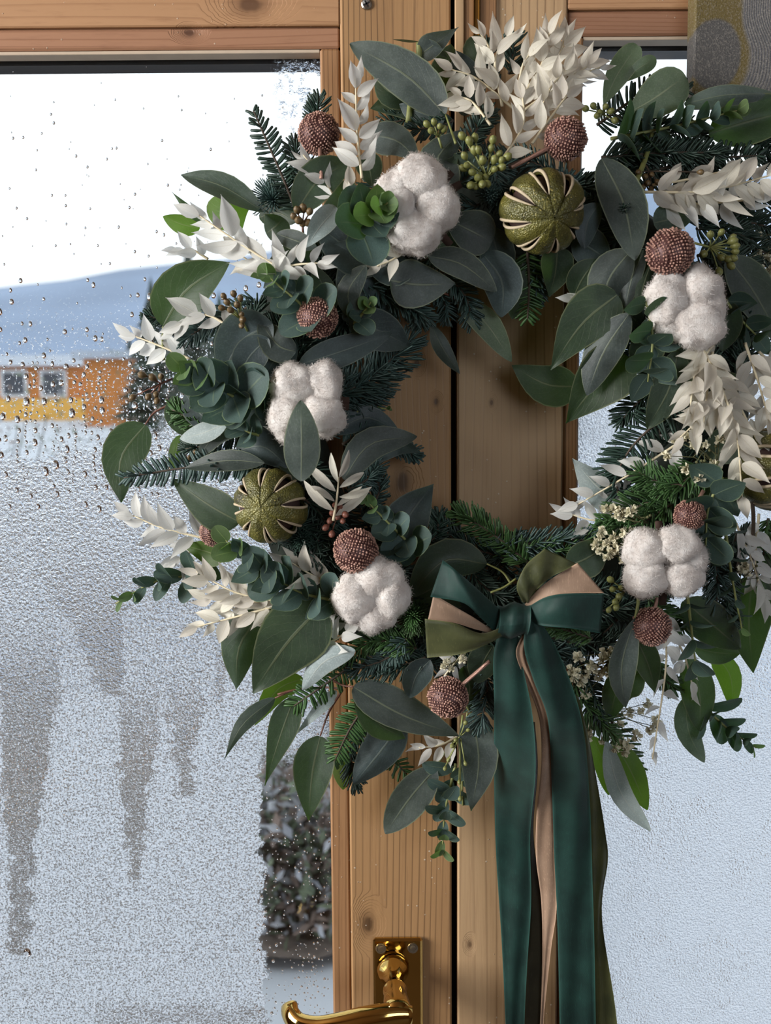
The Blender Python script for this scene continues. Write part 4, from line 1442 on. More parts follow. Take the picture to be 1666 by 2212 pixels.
# -------- large eucalyptus leaves: spine from the petiole to the tip, width, layer
G_, B_, D_, N_, L_, PA = 'leaf_grey', 'leaf_blue', 'leaf_dark', 'leaf_green', 'leaf_light', 'leaf_pale'
LEAVES = [
    ([(963, 248), (880, 165), (755, 94)], 98, 7, G_, 'long', dict(stem=[(975, 282), (985, 310)], roll=-8, fold=.12)),
    ([(900, 125), (940, 95), (992, 58)], 52, 4, G_, 'acu', {}), ([(906, 90), (880, 88), (848, 85)], 13, 4.4, D_, 'lance', dict(roll=60)), ([(906, 90), (935, 100), (966, 124)], 14, 4.6, G_, 'lance', dict(roll=60)),
    ([(940, 215), (965, 150), (975, 95)], 70, 2, D_, 'long', {}), ([(1000, 250), (1010, 180), (985, 110)], 80, 2, B_, 'long', {}), ([(1050, 150), (1030, 110), (1045, 78)], 60, 2, D_, 'round', {}),
    ([(885, 200), (845, 200), (808, 168)], 70, 3, D_, 'ovate', {}), ([(930, 240), (870, 222), (800, 235)], 76, 3, D_, 'ovate', {}), ([(960, 262), (900, 240), (862, 225)], 54, 4, B_, 'ovate', {}),
    ([(905, 350), (860, 305), (798, 290)], 80, 4, G_, 'obovate', {}), ([(975, 415), (945, 345), (1004, 278)], 92, 4, G_, 'ovate', dict(roll=5)), ([(960, 470), (1010, 495), (1064, 522)], 96, 5, G_, 'obovate', dict(roll=0)),
    ([(640, 458), (690, 388), (758, 350)], 86, 6, D_, 'long', dict(roll=5)), ([(805, 405), (800, 370), (790, 332)], 60, 5, D_, 'obovate', {}), ([(690, 480), (740, 440), (757, 380)], 60, 4, D_, 'long', {}),
    ([(662, 535), (690, 492), (728, 448)], 52, 8, PA, 'obovate', dict(roll=10, fold=.3)),
    ([(840, 575), (760, 540), (690, 490)], 110, 4, B_, 'long', {}), ([(860, 570), (790, 560), (720, 530)], 90, 5, B_, 'long', {}), ([(790, 660), (770, 620), (750, 540)], 90, 4, B_, 'long', {}), ([(880, 560), (850, 580), (800, 560)], 80, 5, B_, 'round', {}),
    ([(790, 572), (752, 632), (768, 693)], 54, 8, G_, 'long', dict(roll=25, fold=-.3)), ([(843, 606), (905, 615), (984, 612)], 106, 8, G_, 'ovate', dict(roll=0, fold=.05)), ([(925, 553), (1000, 572), (1074, 630)], 62, 9, G_, 'long', dict(roll=10)),
    ([(994, 656), (1052, 700), (1106, 782)], 60, 6, L_, 'long', dict(roll=0, stem=[(975, 640), (950, 630)], stem_mat='stem_red')), ([(932, 700), (955, 750), (994, 808)], 36, 4, G_, 'lance', {}),
    ([(646, 788), (735, 760), (848, 719)], 68, 8, B_, 'long', dict(roll=0, fold=.1)), ([(755, 690), (820, 715), (884, 748)], 90, 5, B_, 'long', {}), ([(740, 690), (800, 660), (860, 690)], 70, 4, B_, 'long', {}),
    ([(640, 760), (600, 745), (560, 690)], 70, 5, G_, 'long', {}),
    ([(1040, 545), (1085, 610), (1084, 686)], 88, 4, B_, 'long', {}), ([(1130, 560), (1120, 620), (1107, 690)], 56, 3, D_, 'long', {}), ([(1075, 590), (1080, 640), (1080, 680)], 40, 3, PA, 'acu', {}), ([(1205, 535), (1200, 590), (1187, 642)], 78, 4, D_, 'tip', {}),
    ([(1060, 490), (1075, 560), (1060, 610)], 80, 3, B_, 'long', {}),
    ([(1300, 342), (1348, 440), (1373, 563)], 98, 9, G_, 'long', dict(roll=0, fold=.1)), ([(1364, 540), (1318, 600), (1298, 674)], 92, 7, G_, 'long', dict(roll=0)), ([(1392, 540), (1366, 600), (1349, 677)], 42, 6, G_, 'long', {}),
    ([(1295, 440), (1270, 480), (1262, 538)], 58, 6, B_, 'long', {}), ([(1334, 636), (1258, 700), (1189, 800)], 116, 6, D_, 'tip', dict(roll=0, fold=.1)), ([(1250, 835), (1180, 830), (1105, 789)], 92, 4, D_, 'ovate', dict(roll=0)),
    ([(1352, 765), (1290, 830), (1222, 915)], 128, 4.5, D_, 'tip', dict(roll=0)), ([(1360, 676), (1305, 760), (1268, 855)], 78, 8, G_, 'long', dict(roll=15)), ([(1420, 690), (1395, 760), (1385, 800)], 80, 4, D_, 'long', {}),
    ([(1353, 247), (1415, 212), (1482, 163)], 92, 6, L_, 'obovate', dict(roll=0)), ([(1304, 228), (1332, 165), (1378, 97)], 56, 5, L_, 'obovate', dict(roll=5)), ([(1345, 178), (1380, 148), (1418, 126)], 34, 4.6, L_, 'obovate', {}),
    ([(1478, 225), (1570, 205), (1680, 203)], 44, 5, G_, 'long', dict(roll=15)), ([(1530, 290), (1620, 262), (1740, 232)], 105, 3.5, D_, 'long', dict(roll=0)), ([(1570, 553), (1630, 632), (1692, 745)], 92, 8, G_, 'long', dict(roll=0)),
    ([(1412, 482), (1460, 470), (1517, 449)], 68, 5, G_, 'tip', {}), ([(1466, 756), (1446, 840), (1398, 927)], 82, 6, D_, 'long', dict(roll=0)), ([(1345, 1092), (1290, 1050), (1236, 990)], 78, 2, PA, 'tip', dict(roll=5)),
    ([(1052, 1218), (960, 1212), (884, 1290)], 88, 5, D_, 'long', dict(stem=[(1085, 1235), (1105, 1262)], roll=0)), ([(1225, 1225), (1270, 1205), (1312, 1178)], 86, 3, D_, 'long', {}), ([(846, 1176), (890, 1105), (937, 1045)], 100, 4, B_, 'tip', dict(roll=0)),
    ([(742, 1036), (800, 960), (902, 943)], 72, 7, G_, 'long', dict(roll=5)), ([(722, 935), (790, 902), (864, 935)], 56, 5, B_, 'long', {}), ([(800, 1000), (860, 965), (905, 975)], 36, 5, B_, 'long', {}),
    ([(651, 1040), (652, 960), (650, 864)], 80, 16, G_, 'long', dict(roll=0, fold=-.15)), ([(510, 975), (570, 965), (625, 1010)], 76, 4, B_, 'long', {}), ([(572, 1000), (490, 995), (398, 1012)], 48, 7, G_, 'lance', {}), ([(525, 922), (470, 935), (430, 988)], 50, 6, G_, 'long', {}),
    ([(492, 912), (440, 935), (388, 948)], 46, 8, PA, 'long', dict(roll=20)), ([(372, 855), (380, 900), (408, 945)], 44, 3, D_, 'long', {}), ([(400, 850), (430, 890), (480, 935)], 62, 4, B_, 'long', {}), ([(600, 870), (560, 910), (500, 930)], 70, 4, B_, 'long', {}),
    ([(314, 917), (262, 990), (262, 1086)], 94, 3, D_, 'ovate', dict(roll=0, fold=.05, stem=[(335, 890), (378, 870)], stem_mat='stem_red')), ([(388, 940), (380, 980), (375, 1020)], 34, 1, N_, 'long', {}),
    ([(352, 705), (405, 625), (497, 566)], 118, 7, D_, 'ovate', dict(roll=0, stem=[(351, 740), (355, 778)])), ([(572, 458), (480, 402), (391, 378)], 62, 4, G_, 'lance', dict(roll=35, fold=.5)),
    ([(520, 505), (496, 462), (488, 414)], 98, 1, N_, 'obovate', dict(roll=0)), ([(432, 492), (395, 485), (352, 468)], 44, 1, N_, 'long', {}), ([(436, 480), (405, 450), (371, 414)], 20, 2, D_, 'acu', {}),
    ([(575, 505), (595, 490), (612, 470)], 66, 4, D_, 'round', {}), ([(598, 505), (640, 520), (685, 535)], 44, 6, G_, 'long', {}), ([(560, 470), (600, 460), (640, 480)], 60, 3, D_, 'long', {}),
    ([(590, 700), (525, 735), (478, 812)], 116, 5, B_, 'long', dict(roll=0)), ([(580, 730), (540, 770), (515, 820)], 76, 6, B_, 'long', {}), ([(640, 740), (600, 770), (560, 830)], 80, 4, B_, 'long', {}), ([(520, 690), (540, 740), (600, 780)], 60, 3, B_, 'long', {}),
    ([(518, 1128), (450, 1090), (370, 1033)], 88, 6, D_, 'ovate', dict(roll=0)), ([(483, 1205), (440, 1190), (394, 1178)], 58, 4, N_, 'tip', {}), ([(440, 1215), (455, 1235), (480, 1250)], 40, 4, D_, 'long', {}),
    ([(585, 1308), (520, 1390), (510, 1490)], 100, 5, D_, 'ovate', dict(roll=0)), ([(696, 1308), (620, 1390), (546, 1498)], 150, 6, D_, 'ovate', dict(roll=0, fold=.06)), ([(655, 1465), (598, 1492), (550, 1568)], 58, 1.5, N_, 'ovate', {}),
    ([(594, 1508), (525, 1565), (484, 1642)], 38, 4, G_, 'acu', dict(stem=[(640, 1490), (700, 1485), (735, 1488)], stem_mat='stem_red')), ([(636, 1505), (606, 1590), (572, 1698)], 66, 4.4, D_, 'acu', dict(roll=0)),
    ([(692, 1590), (675, 1670), (667, 1772)], 88, 5, D_, 'ovate', dict(roll=0, stem=[(710, 1540), (740, 1490)], stem_mat='stem_red')), ([(768, 1405), (700, 1430), (653, 1492)], 52, 9, PA, 'long', dict(roll=10)), ([(728, 1492), (690, 1530), (634, 1592)], 30, 4, PA, 'acu', {}),
    ([(763, 1484), (870, 1545), (994, 1590)], 94, 10, G_, 'ovate', dict(roll=5, stem=[(740, 1480), (720, 1470)], stem_mat='stem_red')), ([(766, 1490), (815, 1560), (876, 1596)], 56, 7, D_, 'lance', {}), ([(870, 1555), (825, 1620), (764, 1695)], 88, 6, B_, 'long', dict(roll=0)),
    ([(735, 1632), (740, 1670), (742, 1706)], 44, 2, N_, 'long', {}), ([(942, 1658), (885, 1725), (832, 1802)], 84, 5, G_, 'long', dict(roll=0, stem=[(965, 1620), (985, 1592)])), ([(1020, 1545), (1035, 1645), (1018, 1753)], 86, 6, G_, 'ovate', dict(roll=0, stem=[(1005, 1520), (1000, 1500)])),
    ([(930, 1425), (900, 1460), (885, 1508)], 62, 5, B_, 'long', {}), ([(1065, 1395), (1045, 1430), (1030, 1476)], 74, 6, D_, 'long', {}), ([(1000, 1440), (1015, 1490), (1000, 1540)], 60, 4, D_, 'long', {}),
    ([(1372, 1335), (1343, 1440), (1352, 1530)], 62, 10, G_, 'lance', dict(roll=0, fold=.3, stem=[(1378, 1300), (1375, 1270)])), ([(1378, 1385), (1402, 1440), (1416, 1498)], 62, 8, D_, 'tip', {}), ([(1385, 1448), (1335, 1490), (1317, 1560)], 82, 7, D_, 'ovate', {}),
    ([(1488, 1420), (1512, 1500), (1512, 1580)], 76, 8, D_, 'long', dict(roll=0)), ([(1482, 1505), (1488, 1580), (1522, 1648)], 50, 6, G_, 'long', {}), ([(1540, 1410), (1578, 1460), (1583, 1530)], 52, 3, N_, 'long', {}),
    ([(1626, 1240), (1618, 1340), (1627, 1454)], 108, 5, D_, 'ovate', dict(roll=0)), ([(1476, 1298), (1540, 1350), (1602, 1402)], 92, 4, D_, 'long', {}), ([(1500, 1400), (1550, 1410), (1600, 1412)], 50, 3, D_, 'long', {}),
    ([(1280, 1590), (1305, 1650), (1315, 1718)], 44, 2, N_, 'long', dict(roll=0)), ([(1325, 1600), (1365, 1670), (1399, 1750)], 60, 2.4, N_, 'long', dict(roll=0)), ([(1310, 1600), (1340, 1710), (1406, 1796)], 48, 5, PA, 'long', dict(roll=15, fold=.25)),
    ([(1240, 640), (1260, 600), (1290, 560)], 70, 4, D_, 'long', {}), ([(1410, 560), (1390, 620), (1385, 660)], 60, 5, D_, 'long', {}), ([(1560, 640), (1570, 700), (1560, 760)], 60, 5, D_, 'long', {}), ([(1650, 1200), (1690, 1260), (1700, 1340)], 80, 4, D_, 'long', {}),
    ([(1690, 560), (1730, 640), (1740, 720)], 80, 5, G_, 'long', {}), ([(1690, 820), (1740, 880), (1750, 960)], 80, 5, G_, 'long', {}), ([(1690, 1040), (1730, 1110), (1740, 1190)], 80, 4, D_, 'long', {}),
]
for pts, wid, la, mt, kd, op in LEAVES:
    big_leaf(pts, wid, la, mt, kd, **op)
# darker leaves deep in the ring
for k in range(46):
    g = 2 * math.pi * k / 46 + lrng.uniform(-.06, .06)
    r0 = lrng.uniform(370, 540)
    a_ = g + lrng.choice([-1, 1]) * lrng.uniform(.6, 2.2)
    x0_, y0_ = RC[0] + r0 * math.cos(g), RC[1] + r0 * math.sin(g)
    le = lrng.uniform(80, 130)
    x1_, y1_ = x0_ + le * math.cos(a_), y0_ + le * math.sin(a_)
    r1 = math.hypot(x1_ - RC[0], y1_ - RC[1])
    if not 330 < r1 < 600:
        continue
    if 930 < x0_ < 1300 and 1150 < y0_ < 1500:
        continue
    big_leaf([(x0_, y0_), ((x0_ + x1_) / 2 + lrng.uniform(-12, 12), (y0_ + y1_) / 2 + lrng.uniform(-12, 12)), (x1_, y1_)], lrng.uniform(50, 80), lrng.uniform(1.0, 2.6), lrng.choice([D_, B_, D_]), lrng.choice(['long', 'ovate']))


# -------- small leaves shared by the sprigs
def unit_leaf(name, kind, wid, fold, curl, arch, mat, nT=8, nU=4, wave=0.0, thick=0.012):
    def spine(t):
        return V((t, 0, arch * math.sin(math.pi * t * .9)))
    v, f, uv = leaf_geo(spine, wid, lambda t: V((0, 1, 0)), lambda t: V((0, 0, 1)), kind, fold, wave, thick, nT, nU, curl)
    return mesh_of(name, v, f, M[mat], uv)


RUS = {mt: [unit_leaf('bleached_leaf', 'acu', .43, .40, 0, .12, mt, wave=.02), unit_leaf('bleached_leaf', 'acu', .37, -.30, .1, -.16, mt, wave=.03), unit_leaf('bleached_leaf', 'acu', .48, .22, .15, .06, mt, wave=.02)] for mt in ('ruscus', 'ruscus_white')}
RUS['slim'] = [unit_leaf('bleached_leaf', 'lance', .25, .35, 0, .14, 'ruscus', wave=.02), unit_leaf('bleached_leaf', 'lance', .22, -.25, .1, -.16, 'ruscus', wave=.03)]
RND = {mt: [unit_leaf('round_leaf', 'round', .92, .12, .1, .05, mt, 8, 6), unit_leaf('round_leaf', 'ovate', .84, -.1, .15, -.05, mt, 8, 6)] for mt in ('spiral', 'spiral_tip')}
OVL = {mt: [unit_leaf('oval_leaf', 'round', .60, .15, .1, .06, mt, 8, 4)] for mt in ('spiral', 'spiral_tip')}


def frame(A, N, loc, s):
    A = A.normalized()
    N = (N - A * N.dot(A)).normalized()
    B = N.cross(A)
    return Matrix(((A.x * s, B.x * s, N.x * s, loc.x), (A.y * s, B.y * s, N.y * s, loc.y), (A.z * s, B.z * s, N.z * s, loc.z), (0, 0, 0, 1)))


rrng = random.Random(99)


def ruscus(pts, ll, n, layer, mat='ruscus', spread=42, lift=0.004, t0=0.05, stem_r=.0009, tips=2):
    y0, y1 = Ys(pts, layer, lift)
    k_ = 24
    sp = catmull(pts, k_)
    line = [P(x, y, y0 + (y1 - y0) * i / (k_ - 1)) for i, (x, y) in enumerate(sp)]
    mpx = PX(pts[0][0], pts[0][1], y0)
    m = MB()
    m.tube(line, [stem_r * (1.15 - .6 * i / (k_ - 1)) for i in range(k_)], 6)
    o = m.build('ruscus_sprig', M['ruscus_stem'], wreath, smooth=True)
    for j in range(n):
        t = t0 + (1 - t0) * (j + .3) / n
        i = min(int(t * (k_ - 1)), k_ - 2)
        c = line[i].lerp(line[i + 1], t * (k_ - 1) - i)
        T = (line[i + 1] - line[i]).normalized()
        side = V((-T.z, 0, T.x)).normalized() * (1 if j % 2 else -1)
        last = j >= n - tips
        a = math.radians((spread + rrng.uniform(-16, 16)) * (0.35 if last else 1))
        g = rrng.uniform(-.9, .75)
        R = (side * math.cos(g) + V((0, -1, 0)) * math.sin(g) * .9)
        A = T * math.cos(a) + R * math.sin(a)
        N = V((rrng.uniform(-.55, .55), -1, rrng.uniform(-.45, .65)))
        s = ll * mpx * rrng.uniform(.78, 1.12) * (1 - .25 * max(0, t - .7) / .3)
        lo = link('leaf', rrng.choice(RUS[mat]), o)
        lo.matrix_basis = frame(A, N, c + A * (.0015) + V((0, -.0008, 0)), s)
    return o


W_, C_ = 'ruscus_white', 'ruscus'
RUSCUS = [
    ([(782, 385), (772, 290), (768, 170)], 72, 15, 8, W_, 40), ([(735, 450), (700, 390), (655, 335)], 62, 8, 4, W_, 48), ([(765, 470), (762, 430), (750, 390)], 60, 3, 7, C_, 30),
    ([(640, 600), (540, 540), (425, 462)], 84, 16, 8, W_, 38), ([(560, 588), (640, 572), (700, 568)], 62, 10, 9, W_, 48), ([(570, 600), (545, 570), (510, 545)], 66, 6, 7, C_, 50),
    ([(510, 715), (440, 680), (365, 715)], 74, 8, 4, W_, 42), ([(410, 775), (340, 745), (280, 722)], 66, 11, 3, W_, 45), ([(450, 560), (415, 540), (380, 545)], 50, 5, 3, W_, 40),
    ([(450, 1165), (350, 1140), (275, 1108)], 66, 13, 4, W_, 48), ([(440, 1170), (400, 1200), (375, 1215)], 66, 4, 2, W_, 35), ([(610, 1300), (510, 1280), (425, 1235)], 62, 14, 8, C_, 44), ([(610, 1305), (520, 1330), (420, 1355)], 62, 12, 7, C_, 38), ([(560, 1300), (500, 1300), (440, 1290)], 60, 9, 9, C_, 48),
    ([(720, 1265), (670, 1240), (630, 1215)], 66, 8, 6, C_, 44), ([(640, 1330), (600, 1330), (570, 1325)], 60, 4, 6, C_, 30), ([(720, 1125), (728, 1075), (732, 1030)], 84, 9, 10, 'slim', 56),
    ([(1085, 345), (1130, 270), (1128, 195)], 66, 11, 9, C_, 46), ([(1110, 235), (1030, 170), (975, 150)], 62, 11, 7, C_, 48), ([(1085, 230), (1070, 130), (1098, 75)], 66, 8, 7, C_, 40), ([(1070, 130), (1050, 90), (1036, 70)], 46, 4, 7, C_, 42),
    ([(1120, 220), (1170, 140), (1188, 70)], 66, 11, 8, C_, 44), ([(1130, 240), (1220, 175), (1275, 140)], 64, 14, 8, C_, 48), ([(1150, 310), (1200, 240), (1230, 200)], 64, 10, 9, C_, 50), ([(1060, 270), (1020, 220), (985, 208)], 58, 8, 6, C_, 46), ([(1150, 160), (1205, 120), (1222, 80)], 62, 9, 7, C_, 44), ([(1215, 190), (1260, 160), (1298, 145)], 46, 7, 7, W_, 52), ([(1120, 190), (1130, 140), (1150, 110)], 60, 6, 8, C_, 44), ([(1165, 250), (1190, 190), (1225, 150)], 60, 8, 9.5, C_, 50),
    ([(1390, 415), (1530, 412), (1690, 372)], 84, 22, 8, C_, 42), ([(1420, 440), (1520, 440), (1640, 430)], 72, 10, 6, W_, 50), ([(1410, 400), (1500, 385), (1600, 360)], 70, 9, 6, C_, 36),
    ([(1510, 735), (1560, 840), (1592, 940), (1604, 1080)], 72, 24, 10, C_, 38), ([(1560, 720), (1505, 800), (1490, 900)], 66, 14, 9, C_, 40), ([(1610, 740), (1640, 830), (1665, 920)], 70, 14, 9, C_, 42), ([(1590, 850), (1530, 890), (1470, 945)], 66, 12, 9, C_, 38), ([(1560, 800), (1600, 880), (1640, 960)], 66, 11, 8, C_, 44), ([(1540, 760), (1530, 830), (1520, 920)], 64, 9, 8, C_, 42), ([(1640, 760), (1680, 800), (1720, 860)], 66, 9, 8, C_, 42),
    ([(1500, 935), (1360, 1025), (1240, 1095)], 62, 13, 3, W_, 46), ([(1385, 1120), (1290, 1125), (1215, 1105)], 56, 9, 3, W_, 46), ([(1640, 1110), (1632, 1220), (1655, 1310)], 62, 12, 5, W_, 40), ([(1590, 1130), (1620, 1200), (1640, 1260)], 56, 8, 4, W_, 44),
    ([(1015, 1395), (985, 1430), (960, 1460)], 48, 6, 6, W_, 55), ([(990, 1590), (950, 1610), (905, 1615)], 50, 8, 4, W_, 50), ([(700, 1395), (735, 1375), (770, 1350)], 60, 5, 6, W_, 40), ([(660, 1390), (700, 1370), (720, 1350)], 55, 4, 4, W_, 40),
    ([(1420, 1300), (1440, 1420), (1410, 1640)], 56, 14, 2, W_, 46), ([(1440, 1340), (1480, 1420), (1500, 1500)], 54, 8, 2, W_, 46), ([(880, 540), (850, 560), (815, 575)], 52, 4, 7, C_, 40), ([(1265, 650), (1250, 645), (1235, 642)], 40, 2, 3, W_, 20), ([(650, 900), (630, 930), (590, 930)], 40, 3, 6, W_, 40),
]
for pts, ll, n_, la, mt, sprd in RUSCUS:
    ruscus(pts, ll, n_, la, mt, sprd)


def spiral(pts, r0, r1, n, layer, f=1.0, lift=0.01, oval=False, tipn=3, tilt=28, rot0=0.4, gap0=0.0):
    """opposite pairs of round leaves; f turns the leaf faces towards the viewer"""
    y0, y1 = Ys(pts, layer, lift)
    k_ = 20
    sp = catmull(pts, k_)
    line = [P(x, y, y0 + (y1 - y0) * i / (k_ - 1)) for i, (x, y) in enumerate(sp)]
    mpx = PX(pts[0][0], pts[0][1], y0)
    m = MB()
    m.tube(line, [.0013 - .0008 * i / (k_ - 1) for i in range(k_)], 6)
    o = m.build('spiral_eucalyptus', M['stem_green'], wreath, smooth=True)
    for j in range(n):
        t = gap0 + (1 - gap0) * (j + .5) / n
        i = min(int(t * (k_ - 1)), k_ - 2)
        c = line[i].lerp(line[i + 1], t * (k_ - 1) - i)
        T = (line[i + 1] - line[i]).normalized()
        T = (T + V((0, -1, 0)) * f).normalized()
        side = T.cross(V((0, -1, 0)))
        side = side.normalized() if side.length > .05 else V((1, 0, 0))
        up = side.cross(T).normalized()
        s = (r0 + (r1 - r0) * t) * mpx * 1.75
        for q in (0, 1):
            g = rot0 + (j % 2) * math.pi / 2 + q * math.pi + rrng.uniform(-.25, .25)
            R = side * math.cos(g) + up * math.sin(g)
            ti = math.radians(tilt + 26 * t + rrng.uniform(-8, 8))
            A = R * math.cos(ti) + T * math.sin(ti)
            N = T * math.cos(ti) - R * math.sin(ti)
            tip_ = j >= n - tipn
            lo = link('leaf', rrng.choice((OVL if oval else RND)['spiral_tip' if tip_ else 'spiral']), o)
            lo.matrix_basis = frame(A, N, c + R * .0006, s * rrng.uniform(.9, 1.08))
    return o


spiral([(775, 500), (805, 465), (838, 438)], 62, 16, 7, 8, f=2.2, lift=.022, tipn=4)
spiral([(530, 870), (455, 830), (392, 795)], 60, 24, 8, 7, f=2.6, lift=.018, tipn=3)
spiral([(690, 690), (630, 640), (562, 582)], 56, 16, 7, 8, f=1.6, lift=.010, tipn=2)
spiral([(620, 1260), (545, 1215), (482, 1162)], 44, 26, 6, 8, f=1.6, lift=.008, tipn=2)
spiral([(735, 1300), (650, 1280), (590, 1245)], 44, 36, 5, 8, f=1.4, lift=.004, tipn=0)
spiral([(900, 1190), (840, 1130), (782, 1072)], 44, 12, 7, 7, f=1.5, lift=.006, tipn=2)
spiral([(440, 1240), (340, 1255), (250, 1304)], 42, 14, 7, 4, f=1.8, lift=.004, oval=True, tipn=2)
spiral([(985, 1650), (962, 1750), (955, 1848)], 40, 18, 9, 5, f=2.4, lift=.0, oval=True, tipn=2, tilt=8, rot0=0.2)
spiral([(1320, 300), (1460, 272), (1608, 235)], 46, 20, 10, 6, f=.55, lift=.004, tipn=2)
spiral([(1395, 640), (1410, 730), (1400, 825)], 36, 44, 6, 10, f=1.3, lift=-.002, tipn=0, tilt=10)
spiral([(1560, 1030), (1530, 1100), (1525, 1180)], 50, 38, 5, 9, f=1.5, lift=.0, tipn=0, tilt=12)
spiral([(1565, 1130), (1582, 1250), (1606, 1372)], 30, 14, 8, 8, f=.12, lift=.0, oval=True, tipn=1, tilt=5, rot0=0.0)
spiral([(1485, 1285), (1494, 1360), (1505, 1450)], 32, 42, 4, 8, f=.5, lift=.0, oval=True, tipn=0, tilt=10)
spiral([(1515, 1520), (1570, 1572), (1634, 1616)], 46, 14, 7, 4, f=1.2, lift=.0, oval=True, tipn=1)
spiral([(1560, 640), (1600, 690), (1645, 735)], 36, 30, 4, 7, f=1.3, lift=.0, tipn=0)
spiral([(765, 700), (785, 675), (802, 652)], 30, 12, 4, 8, f=2.0, lift=.006, tipn=2)
spiral([(770, 888), (805, 885), (845, 881)], 12, 8, 4, 6, f=.7, lift=.0, oval=True, tipn=2)
spiral([(590, 830), (560, 850), (520, 870)], 44, 40, 3, 6, f=1.4, lift=.0, tipn=0)
spiral([(1400, 300), (1380, 330), (1330, 360)], 34, 26, 4, 5, f=.6, lift=.0, oval=True, tipn=0)
spiral([(560, 940), (540, 935), (520, 925)], 30, 24, 3, 7, f=1.4, lift=.0, tipn=0)
spiral([(870, 1220), (850, 1180), (840, 1150)], 36, 30, 3, 5, f=1.4, lift=.0, tipn=0)

# -------- seed clusters
srng = random.Random(3)


def seed_mesh(mat):
    m = MB()
    m.lathe([(0, .12), (.25, .30), (.6, .46), (.95, .42), (1.1, .30), (1.22, .12), (1.3, .02)], (0, 0, 0), (1, 0, 0), 9)
    return mesh_of('seed', m.v, m.f, M[mat])


SEED = {k: seed_mesh(k) for k in ('seed_green', 'seed_brown', 'seed_pink')}


def seeds(base, spots, size, layer, mat, stem_mat='stem_green', label=None):
    y0 = yl(base[0], base[1], layer - 1.5)
    yt = min(yl(base[0], base[1], layer), .036)
    b = P(base[0], base[1], y0)
    mpx = PX(base[0], base[1], yt)
    m = MB()
    ends = []
    cxm = sum(s[0] for s in spots) / len(spots)
    cym = sum(s[1] for s in spots) / len(spots)
    hub = P((base[0] + cxm) / 2, (base[1] + cym) / 2, yt + .002)
    m.tube([b, hub], [.0009, .0008], 5)
    for (x, y) in spots:
        e = P(x, y, yt - srng.uniform(0, .006))
        d = e - hub
        d = d.normalized() if d.length > 1e-5 else V((0, 0, 1))
        root = e - d * size * mpx * .7
        m.tube([hub, hub.lerp(root, .5) + V((0, -.001, 0)), root], [.0006, .0005, .0005], 5)
        ends.append((root, d))
    o = m.build('seed_cluster', M[stem_mat], wreath, smooth=True)
    for root, d in ends:
        so = link('seed', SEED[mat], o)
        d = (d + V((0, -.5, 0)) + V((srng.uniform(-.3, .3), 0, srng.uniform(-.3, .3)))).normalized()
        so.matrix_basis = frame(d, V((.3, -1, .4)), root, size * mpx * srng.uniform(.9, 1.15))


seeds((1062, 420), [(1000, 292), (1013, 305), (1000, 338), (1022, 325), (1005, 355), (998, 365), (1025, 296), (1033, 322), (1018, 375), (1030, 388), (1040, 398), (1050, 402), (1014, 400), (1025, 405), (1060, 318), (1078, 330), (1070, 345), (1088, 345), (1084, 360), (1095, 338), (1066, 300), (1050, 380), (1070, 362), (1040, 345)], 17, 8, 'seed_green')
seeds((535, 715), [(482, 638), (490, 652), (478, 662), (505, 632), (512, 655), (520, 642), (522, 678), (528, 692), (498, 668), (524, 705)], 15, 7, 'seed_brown')
seeds((372, 818), [(285, 858), (318, 858), (338, 856), (308, 808), (350, 812), (330, 815), (340, 868)], 17, 3, 'seed_brown', 'stem_red')
seeds((655, 505), [(640, 452), (658, 448), (672, 455), (645, 475), (668, 478), (652, 486), (630, 468)], 17, 8, 'seed_brown', 'stem_red')
seeds((1500, 525), [(1584, 522), (1590, 534), (1592, 546), (1586, 560), (1572, 564), (1580, 574), (1558, 560), (1554, 588), (1520, 552), (1585, 512), (1560, 500), (1535, 505)], 17, 8, 'seed_green')
seeds((1375, 1262), [(1318, 1252), (1322, 1272), (1336, 1288), (1326, 1300), (1330, 1312), (1312, 1318), (1342, 1268)], 15, 6, 'seed_green')
seeds((745, 1075), [(722, 1090), (735, 1095), (718, 1108), (745, 1112), (710, 1125), (705, 1142), (715, 1155), (740, 1128), (728, 1118)], 15, 9, 'seed_pink', 'stem_red')
seeds((1000, 1545), [(1005, 1560), (975, 1610), (985, 1600), (968, 1640), (1005, 1650), (992, 1690), (995, 1725), (960, 1660), (1012, 1575)], 10, 7, 'seed_green')
seeds((955, 320), [(922, 268), (936, 262), (950, 272), (962, 280), (930, 282)], 15, 6, 'seed_green')
seeds((1300, 250), [(1262, 235), (1280, 230), (1296, 240), (1310, 228), (1322, 240), (1290, 255), (1330, 262)], 15, 6, 'seed_green')
seeds((1390, 350), [(1378, 372), (1392, 385), (1410, 378), (1400, 398), (1420, 395), (1428, 402), (1408, 410), (1515, 372), (1388, 405)], 13, 8, 'seed_brown', 'stem_brown')
seeds((420, 1000), [(408, 988), (425, 975), (445, 985), (402, 1000)], 13, 5, 'seed_brown', 'stem_red')


# -------- baby's breath
def flower_mesh(seed):
    r_ = random.Random(seed)
    v, f = [], []
    for k in range(26):
        g, h = r_.uniform(0, 6.283), math.acos(r_.uniform(-.35, 1))
        d = V((math.sin(h) * math.cos(g), math.sin(h) * math.sin(g), math.cos(h)))
        a = d.orthogonal().normalized()
        a = Matrix.Rotation(r_.uniform(0, 6.28), 3, d) @ a
        b = d.cross(a)
        L, wv = r_.uniform(.7, 1.0), r_.uniform(.22, .36)
        i = len(v)
        v += [d * .1, d * (.55 * L) + a * wv, d * (L) + a * (wv * .6) + b * .12, d * (L * 1.02) - a * (wv * .5) - b * .12, d * (.55 * L) - a * wv]
        f += [(i, i + 1, i + 2, i + 3), (i, i + 3, i + 4)]
    return mesh_of('flower', v, f, M['gyp'], smooth=False)


